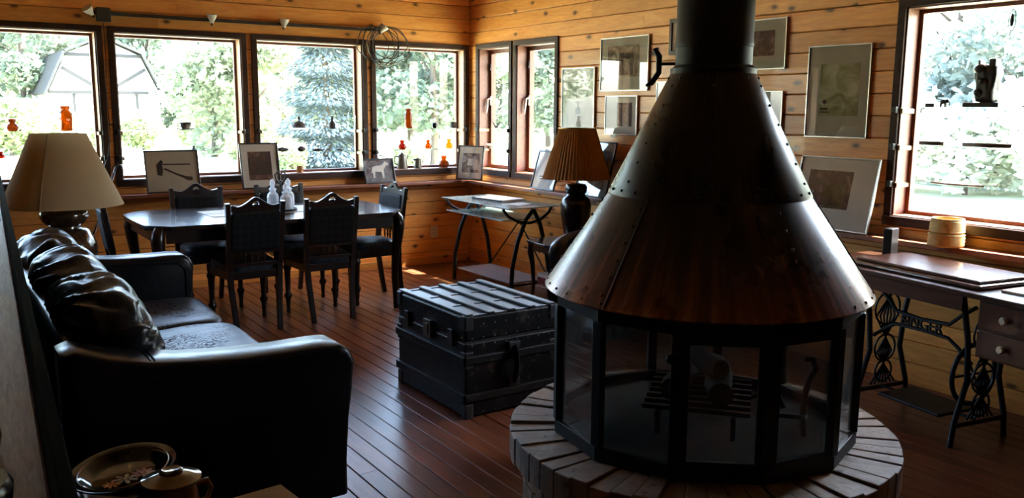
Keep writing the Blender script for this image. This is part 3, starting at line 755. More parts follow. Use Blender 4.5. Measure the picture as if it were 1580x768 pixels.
def pillow(i, y):
    def fn(w):
        # smooth belly, leather gathered into creases towards the two ends and along the top seam
        e = min(1.0, abs(w.y)/0.38)**3; tp = max(0.0, min(1.0, (w.z-0.02)/0.2))
        n1 = noise.noise(Vector((w.x*9+i*7.1, w.y*5, w.z*16)))
        w.x += e*0.016*math.sin(w.z*52+n1*5+i)+tp*0.007*math.sin(w.y*47+n1*6+i*2)
        w.z += tp*(0.010*math.sin(w.y*38+w.x*22+n1*5+i)-0.022*e)
        return w
    o = ob('back_cushion', soft(0.33, 0.80, 0.54, 30, 3.0, 0.012, 4.0, i*5.3, fn), 'pillow_leather', sf, (-4.205, y, 0.665), (0, R(-19), R(2*(i-1))), smooth=80)
    for dx in (0.0, 0.014): ob('stitching', B().tube([(0.155-0.02*k+dx*0.4, -0.05+dx, -0.10+0.07*k) for k in range(5)], 0.002, 4), 'pillow_leather', o)
    return o
pillow(0, -2.66); pillow(1, -3.40); pillow(2, -4.14)
for (x, y) in ((-4.36, -4.68), (-3.56, -4.68), (-4.36, -2.12), (-3.56, -2.12)):
    ob('foot', B().lathe([(0.03, 0.0), (0.036, 0.03), (0.034, 0.065)], 12, Matrix.Translation((x, y, 0))), 'dark_wood', sf, smooth=50)

# ------------------------------------------------------------------ long cabinet behind the sofa (left edge)
p0, p1 = Vector((-4.695, -7.30, 0)), Vector((-4.475, -3.05, 0)); dv = (p1-p0).normalized(); cab_ang = math.atan2(dv.y, dv.x)-PI/2
cb = thing('long_cabinet', 'long chest-high wooden cabinet with a dark raised back edge, behind the leather sofa', 'cabinet', p0, cab_ang)
LC = (p1-p0).length
ob('top', B().box(-0.46, -0.003, 0.0, LC, 1.17, 1.20), 'oak_top', cb, bevel=0.004)
ob('back_panel', B().box(-0.002, 0.012, 0.0, LC, 0.0, 1.268), 'black_edge', cb, bevel=0.002)
ob('side_panel', B().box(-0.45, -0.020, 0.0, 0.025, 0.0, 1.168), 'cabinet_side', cb); ob('side_panel', B().box(-0.45, -0.020, LC-0.025, LC, 0.0, 1.168), 'cabinet_side', cb)
ob('plinth', B().box(-0.42, -0.020, 0.027, LC-0.027, 0.0, 0.08), 'cabinet_side', cb)
nd = 5
for i in range(nd):
    y0 = 0.03+(LC-0.06)*i/nd; y1 = 0.03+(LC-0.06)*(i+1)/nd
    d = ob('door', B().box(-0.455, -0.435, y0+0.004, y1-0.004, 0.085, 1.165), 'cabinet_side', cb, bevel=0.003)
    ob('knob', B().ball((-0.468, y0+0.05, 0.75), 0.014, 10), 'brass', d, smooth=60)
def on_cab(a, d): return p0+dv*d+Vector((-math.sin(cab_ang+PI/2), math.cos(cab_ang+PI/2), 0))*a   # a = distance in from the back edge
q = Vector((-4.770, -7.06, 0))
jar = thing('crock', 'cream crock with dark brown glazed rim on the cabinet top', 'crock', (q.x, q.y, 1.2))
ob('body', B().lathe([(0.0, 0), (0.042, 0), (0.050, 0.02), (0.051, 0.060), (0.047, 0.075)], 28), 'cream_glaze', jar, smooth=50)
ob('rim', B().lathe([(0.047, 0.075), (0.052, 0.080), (0.053, 0.092), (0.049, 0.098), (0.040, 0.098), (0.040, 0.03), (0, 0.03)], 28), 'pottery_dark', jar, smooth=50)
q = Vector((-4.742, -6.72, 0))
jar = thing('ceramic_figure', 'slim dark ceramic jar with a light stopper on the cabinet top', 'jar', (q.x, q.y, 1.2)); jar.scale = (1, 1, 0.62)
ob('body', B().lathe([(0.0, 0), (0.030, 0), (0.034, 0.03), (0.030, 0.075), (0.020, 0.09)], 20), 'pottery_dark', jar, smooth=50)
ob('stopper', B().lathe([(0.0, 0.09), (0.013, 0.09), (0.016, 0.105), (0.010, 0.118), (0.0, 0.122)], 16), 'cream_glaze', jar, smooth=50)

# ------------------------------------------------------------------ small table in the foreground with dish and pot
et = thing('side_table', 'low reddish wooden side table beside the near sofa arm, carrying glazed dishes', 'table', (-4.36, -5.42, 0), R(8))
ob('table_top', B().box(-0.20, 0.17, -0.36, 0.30, 0.455, 0.485), 'mahogany', et, bevel=0.006)
ob('apron', B().box(-0.17, 0.14, -0.33, 0.27, 0.395, 0.453), 'mahogany', et)
for sx in (-0.165, 0.135):
    for sy in (-0.325, 0.265): ob('leg', B().tube([(sx, sy, 0.0), (sx, sy, 0.394)], [0.016, 0.024], 4, twist=PI/4), 'mahogany', et)
dz = 0.486
bw = thing('stacking_bowl', 'dark glazed oval bowl under the painted dish on the side table', 'bowl', (-4.365, -5.335, dz), R(58))
S = Matrix.Diagonal((1.36, 1.02, 1, 1))
ob('body', B().lathe([(0.0, 0.0), (0.075, 0.0), (0.08, 0.01), (0.104, 0.045), (0.118, 0.075), (0.112, 0.076), (0.09, 0.04), (0.0, 0.02)], 40, S), 'pottery_dark', bw, smooth=50)
ds = thing('painted_dish', 'dark glazed oval dish painted with cream and orange daisies, on the side table', 'dish', (-4.365, -5.335, dz+0.0765), R(58))
ob('body', B().lathe([(0.0, 0.0), (0.078, 0.0), (0.098, 0.018), (0.116, 0.030), (0.128, 0.034), (0.129, 0.039), (0.116, 0.038), (0.100, 0.028), (0.080, 0.010), (0.074, 0.0085), (0.0, 0.0085)], 48, S), 'dish_glaze', ds, smooth=50)
ob('rim_line', B().tube([(0.110*1.36*math.cos(a), 0.110*1.02*math.sin(a), 0.0350) for a in [2*PI*i/48 for i in range(48)]], 0.0022, 6, closed=True), 'dish_line', ds, smooth=50)
def daisy(cx, cy, r, mat, n=7):
    b = B()
    for i in range(n):
        a = 2*PI*i/n+0.2
        b.poly([(r*0.25*math.cos(a), r*0.25*math.sin(a))]+[(r*(0.62+0.38*math.cos(t))*math.cos(a)-r*0.17*math.sin(t)*math.sin(a), r*(0.62+0.38*math.cos(t))*math.sin(a)+r*0.17*math.sin(t)*math.cos(a)) for t in [k*PI/4-PI*0.75 for k in range(7)]], 0.0010, Matrix.Translation((cx, cy, 0.0088)))
    b.lathe([(0, 0.0104), (r*0.2, 0.0104), (r*0.2, 0.0088)], 10, Matrix.Translation((cx, cy, 0)))
    return ob('painted_flower', b, mat, ds)
daisy(-0.020, -0.010, 0.036, 'petal_cream'); daisy(0.022, -0.042, 0.034, 'petal_orange', 9); daisy(-0.058, 0.012, 0.024, 'petal_orange', 8)
ob('painted_leaf', B().poly([(0.045, 0.005), (0.075, 0.018), (0.085, 0.020), (0.07, 0.006)], 0.0010, Matrix.Translation((0, 0, 0.0088))), 'petal_cream', ds)
pt = thing('lidded_pot', 'brown stoneware casserole pot with a shiny olive lid, on the side table', 'pot', (-4.275, -5.505, dz))
ob('body', B().lathe([(0.0, 0.0), (0.055, 0.0), (0.066, 0.02), (0.070, 0.06), (0.064, 0.098), (0.062, 0.112), (0.058, 0.112), (0.058, 0.02), (0, 0.015)], 36), 'pottery_tan', pt, smooth=50)
lid = ob('lid', B().lathe([(0.074, 0.113), (0.078, 0.117), (0.077, 0.122), (0.060, 0.127), (0.045, 0.134), (0.030, 0.137), (0.030, 0.145), (0.024, 0.149), (0.018, 0.146), (0.0, 0.146)], 40), 'pottery_lid', pt, smooth=50)
ob('handle', B().tube([(0.060, -0.01, 0.095), (0.090, -0.012, 0.10), (0.100, -0.012, 0.075), (0.088, -0.01, 0.045), (0.064, -0.01, 0.04)], 0.008, 8), 'pottery_tan', pt, smooth=60)
bx = thing('storage_box', 'pale grey flat-topped box standing on the floor by the near sofa arm', 'box', (-3.965, -5.60, 0), R(6))
ob('body', B().box(-0.15, 0.06, -0.24, 0.24, 0.0, 0.405), 'black_paint', bx, bevel=0.004)
ob('lid', B().box(-0.158, 0.068, -0.248, 0.248, 0.406, 0.445), 'grey_board', bx, bevel=0.005)
ob('clasp', B().box(0.069, 0.078, 0.05, 0.17, 0.38, 0.43), 'bright_metal', bx, bevel=0.002)

# ------------------------------------------------------------------ dining table and chairs
TX, TY, TZ = -2.575, -1.18, 0.79
tb = thing('dining_table', 'dark polished dining table with clipped corners in front of the windows', 'table', (TX, TY, 0))
hx, hy = 0.975, 0.535
out = []
def bow(x0, y0, x1, y1, nx, ny, k, n=6):
    for i in range(n):
        t = i/n; s = 4*t*(1-t)*k; out.append((x0+(x1-x0)*t+nx*s, y0+(y1-y0)*t+ny*s))
c = 0.15
bow(-hx+c, -hy, hx-c, -hy, 0, -1, 0.03); bow(hx-c, -hy, hx, -hy+c, 0, 0, 0, 1); bow(hx, -hy+c, hx, hy-c, 1, 0, 0.015)
bow(hx, hy-c, hx-c, hy, 0, 0, 0, 1); bow(hx-c, hy, -hx+c, hy, 0, 1, 0.03); bow(-hx+c, hy, -hx, hy-c, 0, 0, 0, 1); bow(-hx, hy-c, -hx, -hy+c, -1, 0, 0.015); bow(-hx, -hy+c, -hx+c, -hy, 0, 0, 0, 1)
def slab(x0, x1):
    o = [(min(max(x, x0), x1), y) for x, y in out]; q = []
    for p in o:
        if not q or (abs(p[0]-q[-1][0])+abs(p[1]-q[-1][1])) > 1e-4: q.append(p)
    return q
for (x0, x1) in ((-hx-0.05, -0.32), (-0.318, 0.318), (0.32, hx+0.05)):
    def clip(P, x0, x1):
        for (lim, sg) in ((x0, 1), (x1, -1)):
            q = []
            for i in range(len(P)):
                p, r = P[i], P[(i+1) % len(P)]; ip = (p[0]-lim)*sg >= 0; ir = (r[0]-lim)*sg >= 0
                if ip: q.append(p)
                if ip != ir:
                    t = (lim-p[0])/(r[0]-p[0]); q.append((lim, p[1]+(r[1]-p[1])*t))
            P = q
        return P
    ob('table_leaf', B().poly(clip(out, x0, x1), 0.032, Matrix.Translation((0, 0, TZ-0.032))), 'table_wood', tb, bevel=0.003)
b = B().box(-hx+0.12, hx-0.12, -hy+0.055, -hy+0.08, TZ-0.125, TZ-0.033).box(-hx+0.12, hx-0.12, hy-0.08, hy-0.055, TZ-0.125, TZ-0.033)
b.box(-hx+0.055, -hx+0.08, -hy+0.12, hy-0.12, TZ-0.125, TZ-0.033).box(hx-0.08, hx-0.055, -hy+0.12, hy-0.12, TZ-0.125, TZ-0.033)
ob('apron', b, 'dark_wood', tb)
for sx in (-1, 1):
    for sy in (-1, 1):
        d = Vector((sx, sy, 0)).normalized(); c0 = Vector((sx*(hx-0.085), sy*(hy-0.085), 0))
        pts = [c0+d*o_+Vector((0, 0, z_)) for o_, z_ in ((0.0, 0.0), (-0.005, 0.08), (-0.012, 0.25), (0.0, 0.45), (0.022, 0.60), (0.030, 0.68), (0.020, 0.73), (0.0, TZ-0.033))]
        ob('leg', B().tube(pts, [0.024, 0.022, 0.026, 0.034, 0.044, 0.048, 0.046, 0.040], 10), 'dark_wood', tb, smooth=60)

def make_chair():
    ch = thing('dining_chair', 'x', 'chair', (0, 0, 0), 0, 'six dark dining chairs round the table')
    yb = lambda zz: -0.139*(zz-0.45)*1.0 if zz > 0.45 else 0.0
    for s in (-1, 1):
        ob('rear_post', B().tube([(s*0.155, -0.045, 0.0), (s*0.163, -0.022, 0.15), (s*0.175, -0.004, 0.32), (s*0.182, 0.0, 0.46), (s*0.188, yb(0.65), 0.65), (s*0.197, yb(0.94), 0.94)], [0.024, 0.025, 0.026, 0.027, 0.025, 0.023], 4, twist=PI/4, upv=(1, 0, 0)), 'dark_wood', ch, bevel=0.002)
        ob('front_leg', B().lathe([(0.015, 0.0), (0.018, 0.02), (0.014, 0.03), (0.020, 0.11), (0.031, 0.135), (0.031, 0.15), (0.019, 0.165), (0.019, 0.19), (0.024, 0.30), (0.026, 0.34), (0.033, 0.355), (0.033, 0.37), (0.024, 0.385), (0.029, 0.41), (0.029, 0.45)], 12, Matrix.Translation((s*0.195, 0.395, 0))), 'dark_wood', ch, smooth=50)
    sl = Matrix(((1, 0, 0, 0), (0, 1, -0.139, 0.139*0.45), (0, 0, 1, 0), (0, 0, 0, 1)))
    XZ = Matrix(((1, 0, 0, 0), (0, 0, -1, 0), (0, 1, 0, 0), (0, 0, 0, 1)))      # polygon (x, y) -> (x, z), thickness to -y
    top = []
    for i in range(25):
        t = -1+2*i/24; x_ = 0.172*t
        top.append((x_, 0.925+0.052*math.exp(-(t/0.34)**2)-0.012*math.exp(-((abs(t)-0.72)/0.2)**2)))
    hole = [(0.026*math.cos(a)*(1.0), 0.934+0.013*math.sin(a)-0.008*abs(math.cos(a))**3+(0.006 if math.sin(a) < -0.8 else 0)) for a in [2*PI*k/16 for k in range(16)]]
    ob('crest_rail', B().poly([(0.172, 0.875), *reversed(top), (-0.172, 0.875)], 0.024, sl @ Matrix.Translation((0, 0.012, 0)) @ XZ, holes=[hole]), 'dark_wood', ch, bevel=0.002)
    pn = ob('back_panel', soft(0.348, 0.05, 0.285, 14, 14), 'chair_fabric', ch, smooth=70)
    pn.data.transform(sl @ Matrix.Translation((0, 0, 0.735)))
    ob('back_rail', B().box(-0.18, 0.18, -0.012, 0.012, 0.572, 0.600, sl), 'dark_wood', ch, bevel=0.002)
    ob('lower_rail', B().box(-0.18, 0.18, -0.012, 0.012, 0.480, 0.500, sl), 'dark_wood', ch, bevel=0.002)
    for x_ in (-0.069, -0.023, 0.023, 0.069):
        ob('spindle', B().lathe([(0.006, 0.501), (0.007, 0.515), (0.010, 0.535), (0.006, 0.55), (0.010, 0.56), (0.006, 0.571)], 8, Matrix.Translation((x_, -0.011, 0))), 'dark_wood', ch, smooth=60)
    ob('seat_frame', B().poly([(-0.19, -0.005), (0.19, -0.005), (0.215, 0.40), (0.20, 0.425), (-0.20, 0.425), (-0.215, 0.40)], 0.055, Matrix.Translation((0, 0, 0.385))), 'dark_wood', ch, bevel=0.004)
    st = ob('seat', soft(0.43, 0.43, 0.11, 12, 4.5, 0.004, 6), 'chair_seat_fabric', ch, (0, 0.215, 0.462), smooth=70)
    for v in st.data.vertices:
        v.co.x *= 0.93+0.07*(v.co.y/0.215)
    return ch
c0 = make_chair()
spots = [((-2.285, -1.735), 0, 'near-side dining chair in front of the table, the one closer to the trunk'),
         ((-2.865, -1.765), 0.03, 'near-side dining chair in front of the table, the one closer to the sofa arm'),
         ((-2.93, -0.56), PI, 'far-side dining chair against the window ledge, nearer the shaded lamp end'),
         ((-2.235, -0.56), PI, 'far-side dining chair against the window ledge, behind the glass cruets'),
         ((-1.535, -1.18), PI/2+0.05, 'dining chair at the table end nearer the corner desk'),
         ((-3.70, -1.20), -PI/2-0.06, 'dining chair at the table end beside the white-shaded lamp')]
for i, (p, rz, lab) in enumerate(spots):
    o = c0 if i == 0 else copy_tree(c0)
    o.location = (p[0], p[1], 0); o.rotation_euler = (0, 0, rz); o['label'] = lab
# on the table: runner and cruets
rn = tag(ob('table_runner', B().box(-0.46, 0.62, -0.21, 0.21, 0, 0.003), 'paper', None, (TX, TY+0.04, TZ+0.0005), (0, 0, 0.03)), 'pale cloth runner lying along the middle of the dining table', 'table runner')
for i in range(2):
    ob('stripe', B().box(-0.46, 0.62, -0.13+i*0.22, -0.10+i*0.22, 0.003, 0.0036), 'grey_board', rn)
CX, CY, CZ = -2.46, -1.20, TZ+0.004
cs = thing('cruet_stand', 'small dark metal cruet stand with heart-shaped handle on the dining table', 'cruet stand', (CX, CY, CZ))
ob('tray', B().lathe([(0.0, 0.006), (0.115, 0.006), (0.12, 0.018), (0.124, 0.018), (0.12, 0.0), (0.0, 0.0)], 28), 'dark_steel', cs, smooth=40)
hp = [(0.0, 0, 0.02), (0, 0, 0.20), (-0.035, 0, 0.245), (-0.045, 0, 0.28), (-0.025, 0, 0.305), (0, 0, 0.285), (0.025, 0, 0.305), (0.045, 0, 0.28), (0.035, 0, 0.245), (0.0, 0, 0.20)]
ob('handle', B().tube(hp, 0.006, 8), 'dark_steel', cs, smooth=60)
for (dx, dy, s, lab) in ((-0.062, 0.012, 1.0, 'tall cut-glass cruet with ball stopper, left in the cruet stand'), (0.012, -0.07, 0.86, 'short cut-glass jar in the middle of the cruet stand'), (0.066, 0.02, 1.0, 'wide cut-glass jar with pointed stopper in the cruet stand')):
    jr = thing('cruet_jar', lab, 'jar', (CX+dx, CY+dy, CZ+0.0065))
    ob('body', B().lathe([(0.0, 0.0), (0.038, 0.0), (0.044, 0.02), (0.045, 0.10*s), (0.040, 0.125*s), (0.024, 0.14*s), (0.024, 0.155*s), (0.02, 0.155*s), (0.02, 0.14*s), (0.037, 0.12*s), (0.04, 0.02), (0, 0.01)], 14), 'cut_glass', jr)
    ob('stopper', B().lathe([(0.0, 0.156*s), (0.028, 0.156*s), (0.030, 0.165*s), (0.014, 0.178*s), (0.022, 0.20*s), (0.020, 0.222*s), (0.008, 0.24*s), (0.0, 0.245*s)], 12), 'cut_glass', jr)

# ------------------------------------------------------------------ trunk
tk = thing('steamer_trunk', 'old black steamer trunk with wooden slats, worn metal edges and leather handle', 'trunk', (-2.25, -3.765, 0))
tx, ty, th = 0.288, 0.382, 0.545
ob('body', B().box(-tx, tx, -ty, ty, 0.012, 0.405), 'trunk_metal', tk, bevel=0.008)
ob('lid', B().box(-tx, tx, -ty, ty, 0.412, th), 'trunk_metal', tk, bevel=0.012)
ob('lid_seam', B().box(-tx+0.004, tx-0.004, -ty+0.004, ty-0.004, 0.400, 0.416), 'black_paint', tk)
for x_ in (-0.262, -0.13, 0.0, 0.13, 0.262):
    ob('top_slat', B().box(x_-0.020, x_+0.020, -ty-0.004, ty+0.004, th-0.002, th+0.014), 'trunk_slat', tk, bevel=0.004)
for y_ in (-0.365, -0.12, 0.13, 0.365):
    for (xa, xb) in ((-0.24, -0.152), (-0.108, -0.022), (0.022, 0.108), (0.152, 0.24)):
        ob('metal_strap', B().box(xa, xb, y_-0.012, y_+0.012, th-0.002, th+0.004), 'dark_steel', tk)
for zz in (0.115, 0.315):
    for sy in (-1, 1): ob('side_slat', B().box(-tx-0.008, tx+0.008, sy*ty-0.016, sy*ty+0.016, zz-0.021, zz+0.021), 'trunk_slat', tk, bevel=0.004)
    for sx in (-1, 1): ob('side_slat', B().box(sx*tx-0.016, sx*tx+0.016, -ty-0.008, ty+0.008, zz-0.021, zz+0.021), 'trunk_slat', tk, bevel=0.004)
for sx in (-1, 1):
    for sy in (-1, 1):
        for (z0, z1) in ((0.0, 0.08), (th-0.075, th+0.006), (0.27, 0.36)):
            ob('corner_cap', B().box(sx*tx-0.03, sx*tx+0.03, sy*ty-0.03, sy*ty+0.03, z0, z1) if False else B().box(min(sx*(tx-0.045), sx*(tx+0.006)), max(sx*(tx-0.045), sx*(tx+0.006)), min(sy*(ty-0.045), sy*(ty+0.006)), max(sy*(ty-0.045), sy*(ty+0.006)), z0, z1), 'dark_steel', tk, bevel=0.006)
hd = ob('handle', B().tube([(0.0, -ty-0.02, 0.17), (0.0, -ty-0.038, 0.20), (0.0, -ty-0.045, 0.26), (0.0, -ty-0.038, 0.33), (0.0, -ty-0.02, 0.36)], 0.022, 8, flat=0.5), 'black_leather', tk, smooth=60, label='thick leather handle loop')
ob('handle_cap', B().box(-0.035, 0.035, -ty-0.028, -ty-0.002, 0.345, 0.385).box(-0.035, 0.035, -ty-0.028, -ty-0.002, 0.145, 0.185), 'dark_steel', hd, bevel=0.004)
for y_ in (-0.25, 0.25):
    ob('latch', B().box(-tx-0.018, -tx-0.002, y_-0.025, y_+0.025, 0.37, 0.46), 'dark_steel', tk, bevel=0.004)
ob('lock', B().box(-tx-0.020, -tx-0.002, -0.04, 0.04, 0.36, 0.46).box(-tx-0.024, -tx-0.02, -0.015, 0.015, 0.38, 0.44), 'pewter', tk, bevel=0.003)
nl = B()
for y_ in [(-0.35+0.07*i) for i in range(11)]:
    for zz in (0.03, 0.39, 0.43, 0.50): nl.ball((-tx-0.001, y_, zz), 0.005, 6)
for x_ in [(-0.25+0.07*i) for i in range(8)]:
    for zz in (0.03, 0.39, 0.43, 0.50): nl.ball((x_, -ty-0.001, zz), 0.005, 6)
ob('nail_heads', nl, 'grey_steel', tk)

# ------------------------------------------------------------------ corner desk
dk = thing('computer_desk', 'small desk with grey glass tops and curved steel legs in the room corner', 'desk', (-0.525, -1.36, 0))
ob('desk_top', B().box(-0.265, 0.265, -0.57, 0.57, 0.772, 0.780), 'frosted_glass', dk, bevel=0.002)
ob('keyboard_shelf', B().box(-0.235, 0.255, -0.41, 0.53, 0.655, 0.663), 'frosted_glass', dk, bevel=0.002)
ob('lower_shelf', B().box(-0.16, 0.22, -0.43, 0.46, 0.110, 0.122), 'grey_board', dk, bevel=0.002)
for y_ in (-0.455, 0.505):
    q = lambda *P: [(x_, y_, z_) for x_, z_ in P]
    ob('front_leg', B().tube(q((0.06, 0.745), (-0.02, 0.66), (-0.10, 0.48), (-0.155, 0.25), (-0.17, 0.0)), 0.019, 8), 'dark_steel', dk, smooth=60)
    ob('rear_leg', B().tube(q((0.06, 0.745), (0.13, 0.62), (0.20, 0.38), (0.235, 0.15), (0.24, 0.0)), 0.019, 8), 'dark_steel', dk, smooth=60)
    ob('top_support', B().tube(q((-0.255, 0.765), (-0.20, 0.70), (-0.09, 0.645), (0.03, 0.632), (0.14, 0.655), (0.22, 0.71), (0.255, 0.765)), 0.013, 8), 'dark_steel', dk, smooth=60)
    ob('foot_rail', B().tube(q((-0.165, 0.10), (0.236, 0.10)), 0.010, 8), 'dark_steel', dk, smooth=60)
ob('brace', B().tube([(0.235, 0.50, 0.12), (0.235, -0.02, 0.62)], 0.007, 6), 'dark_steel', dk); ob('brace', B().tube([(0.235, -0.45, 0.12), (0.235, 0.05, 0.62)], 0.007, 6), 'dark_steel', dk)
bk = thing('portfolio', 'flat grey portfolio with white pages lying on the desk top', 'book', (-0.47, -1.28, 0.7805), R(8))
ob('cover', B().box(-0.15, 0.15, -0.20, 0.20, 0.0, 0.006), 'grey_board', bk); ob('pages', B().box(-0.14, 0.145, -0.195, 0.195, 0.006, 0.018), 'paper', bk); ob('spine', B().box(-0.155, -0.14, -0.20, 0.20, 0.006, 0.020), 'dark_steel', bk)
tag(ob('paper_sheet', B().box(-0.10, 0.10, -0.075, 0.075, 0, 0.001), 'paper', None, (-0.50, -1.66, 0.7805), (0, 0, R(14))), 'loose white sheet of paper on the desk beside the portfolio', 'paper')

# ------------------------------------------------------------------ lamp table with brown lamp, tub chair
lt = thing('lamp_table', 'small dark side table with scalloped edge and a lower shelf, under the pleated lamp', 'table', (-0.40, -2.235, 0))
sc_ = [(0.28*math.copysign(abs(math.cos(a))**0.45, math.cos(a))*(1+0.035*math.cos(a*16)), 0.29*math.copysign(abs(math.sin(a))**0.45, math.sin(a))*(1+0.035*math.cos(a*16))) for a in [2*PI*i/64+0.02 for i in range(64)]]
ob('table_top', B().poly(sc_, 0.022, Matrix.Translation((0, 0, 0.498))), 'dark_wood', lt, bevel=0.004)
def scallop(L):
    return [(-L/2, 0), (-L/2, 0.07)][::-1][:0]+[(-L/2, 0.0), (L/2, 0.0)]+[(L/2-L*i/24, -0.055-0.014*math.sin(i*PI/4)**2) for i in range(25)]
XZ2 = Matrix(((1, 0, 0, 0), (0, 0, -1, 0), (0, 1, 0, 0), (0, 0, 0, 1)))
for k in range(4):
    mm = Matrix.Rotation(k*PI/2, 4, 'Z') @ Matrix.Translation((0, -0.215, 0.497)) @ XZ2
    ob('apron', B().poly(scallop(0.41), 0.016, mm), 'dark_wood', lt)
for sx in (-1, 1):
    for sy in (-1, 1):
        d = Vector((sx, sy, 0)).normalized(); c_ = Vector((sx*0.215, sy*0.215, 0))
        ob('leg', B().tube([c_+d*o_+Vector((0, 0, z_)) for o_, z_ in ((0.03, 0.0), (0.0, 0.04), (-0.012, 0.16), (0.0, 0.32), (0.018, 0.42), (0.012, 0.497))], [0.02, 0.014, 0.016, 0.021, 0.027, 0.026], 8), 'dark_wood', lt, smooth=60)
ob('lower_shelf', B().box(-0.20, 0.20, -0.20, 0.20, 0.165, 0.182), 'dark_wood', lt, bevel=0.003)
for i, (h, m, lab) in enumerate(((0.05, 'red_cover', 'dark red book at the bottom of the lamp table shelf'), (0.028, 'paper', 'pale paperback lying on the dark red book under the lamp'))):
    z0 = 0.183 if i == 0 else 0.2345
    bb = thing('book', lab, 'book', (-0.50, -2.25, z0), R(4-9*i))
    ob('cover', B().box(-0.15, 0.13, -0.11, 0.11, 0, 0.003).box(-0.15, 0.13, -0.11, 0.11, h-0.003, h).box(-0.15, -0.147, -0.11, 0.11, 0.003, h-0.003), m, bb); ob('pages', B().box(-0.146, 0.125, -0.105, 0.105, 0.0031, h-0.0031), 'paper', bb)
lp = thing('table_lamp', 'table lamp with brown pleated shade and dark glazed jar base', 'lamp', (-0.315, -2.21, 0.5205))
ob('base', B().lathe([(0.0, 0.0), (0.085, 0.0), (0.09, 0.02), (0.105, 0.10), (0.125, 0.22), (0.128, 0.30), (0.110, 0.35), (0.078, 0.375), (0.074, 0.385), (0.088, 0.40), (0.092, 0.44), (0.080, 0.465), (0.03, 0.475), (0.0, 0.475)], 36), 'pottery_dark', lp, smooth=50)
ob('stem', B().tube([(0, 0, 0.474), (0, 0, 0.90)], 0.008, 8), 'brass', lp, smooth=50)
n = 110; vs = []; fs = []
for j, (r, z_) in enumerate(((0.275, 0.515), (0.150, 0.920), (0.147, 0.920), (0.271, 0.515))):
    for i in range(n):
        a = 2*PI*i/n; rr = r*(1+(0.022 if i % 2 else -0.022)); vs.append((rr*math.cos(a), rr*math.sin(a), z_))
for j in range(4):
    for i in range(n): fs.append((j*n+i, j*n+(i+1) % n, ((j+1) % 4)*n+(i+1) % n, ((j+1) % 4)*n+i))
ob('lamp_shade', B().add(vs, fs), 'pleat_shade', lp, label='brown pleated cone shade')
ob('shade_ring', B().tube([(0.151*math.cos(a), 0.151*math.sin(a), 0.921) for a in [2*PI*i/32 for i in range(32)]], 0.004, 6, closed=True).tube([(-0.15, 0, 0.90), (0.15, 0, 0.90)], 0.003, 5), 'brass', lp)
ac = thing('tub_chair', 'black leather tub armchair, mostly hidden behind the copper hood', 'armchair', (-0.80, -3.14, 0), R(-60))
def tub(r0, r1, n=28):
    vs = []; fs = []
    prof = [(r1, 0.10), (r1+0.012, 0.35), (r1+0.018, 0.66), (r1+0.005, 0.715), ((r0+r1)/2, 0.735), (r0-0.005, 0.715), (r0-0.012, 0.66), (r0, 0.40), (r0, 0.10)]
    for i in range(n+1):
        a = R(200)+R(-220)*i/n+R(0)
        hgt = 0.80+0.20*max(0, math.sin(PI*i/n))**0.6
        for (r, z_) in prof: vs.append((r*math.cos(a), r*math.sin(a), 0.10+(z_-0.10)*hgt))
    k = len(prof)
    for i in range(n):
        for j in range(k): fs.append((i*k+j, i*k+(j+1) % k, (i+1)*k+(j+1) % k, (i+1)*k+j))
    fs.append(tuple(range(k))); fs.append(tuple(n*k+j for j in reversed(range(k))))
    return B().add(vs, fs)
ob('tub_back', tub(0.27, 0.37), 'black_leather', ac, smooth=60)
ob('seat_cushion', soft(0.53, 0.56, 0.16, 12, 3.5), 'black_leather', ac, (0, -0.03, 0.385), smooth=70)
ob('base', B().lathe([(0.0, 0.10), (0.255, 0.10), (0.26, 0.31), (0.0, 0.31)], 32), 'black_leather', ac, smooth=40)
for k in range(4):
    a = PI/4+k*PI/2; ob('leg', B().lathe([(0.014, 0.0), (0.024, 0.099)], 10, Matrix.Translation((0.20*math.cos(a), 0.20*math.sin(a), 0))), 'dark_wood', ac, smooth=50)

# ------------------------------------------------------------------ big lamp by the sofa
et2 = thing('end_table', 'round dark end table under the white-shaded lamp behind the sofa', 'table', (-4.06, -1.78, 0))
ob('table_top', B().lathe([(0.0, 0.53), (0.23, 0.53), (0.24, 0.54), (0.24, 0.552), (0.23, 0.56), (0.0, 0.56)], 40), 'dark_wood', et2, smooth=40)
ob('pedestal', B().lathe([(0.045, 0.04), (0.03, 0.10), (0.05, 0.20), (0.028, 0.32), (0.045, 0.42), (0.06, 0.529)], 20), 'dark_wood', et2, smooth=50)
for k in range(3):
    a = 2*PI*k/3; ob('foot', B().tube([(0.03*math.cos(a), 0.03*math.sin(a), 0.10), (0.13*math.cos(a), 0.13*math.sin(a), 0.07), (0.24*math.cos(a), 0.24*math.sin(a), 0.012)], [0.022, 0.018, 0.012], 8), 'dark_wood', et2, smooth=50)
lp = thing('table_lamp', 'large table lamp with cream cone shade and ribbed brown pottery base', 'lamp', (-4.06, -1.78, 0.5605))
pr = [(0.0, 0.0), (0.12, 0.0), (0.13, 0.01)]
for i in range(15):
    t = i/14; pr.append((0.115+0.065*math.sin(PI*(0.12+0.8*t))+(0.003 if i % 2 else 0), 0.02+0.245*t))
pr += [(0.09, 0.275), (0.088, 0.29), (0.115, 0.305)]
for i in range(9):
    t = i/8; pr.append((0.105+0.035*math.sin(PI*(0.1+0.85*t))+(0.003 if i % 2 else 0), 0.31+0.10*t))
pr += [(0.07, 0.425), (0.03, 0.432), (0.0, 0.432)]
ob('base', B().lathe(pr, 40), 'pottery_brown', lp, smooth=50)
ob('stem', B().tube([(0, 0, 0.431), (0, 0, 0.853)], 0.008, 8), 'brass', lp, smooth=50)
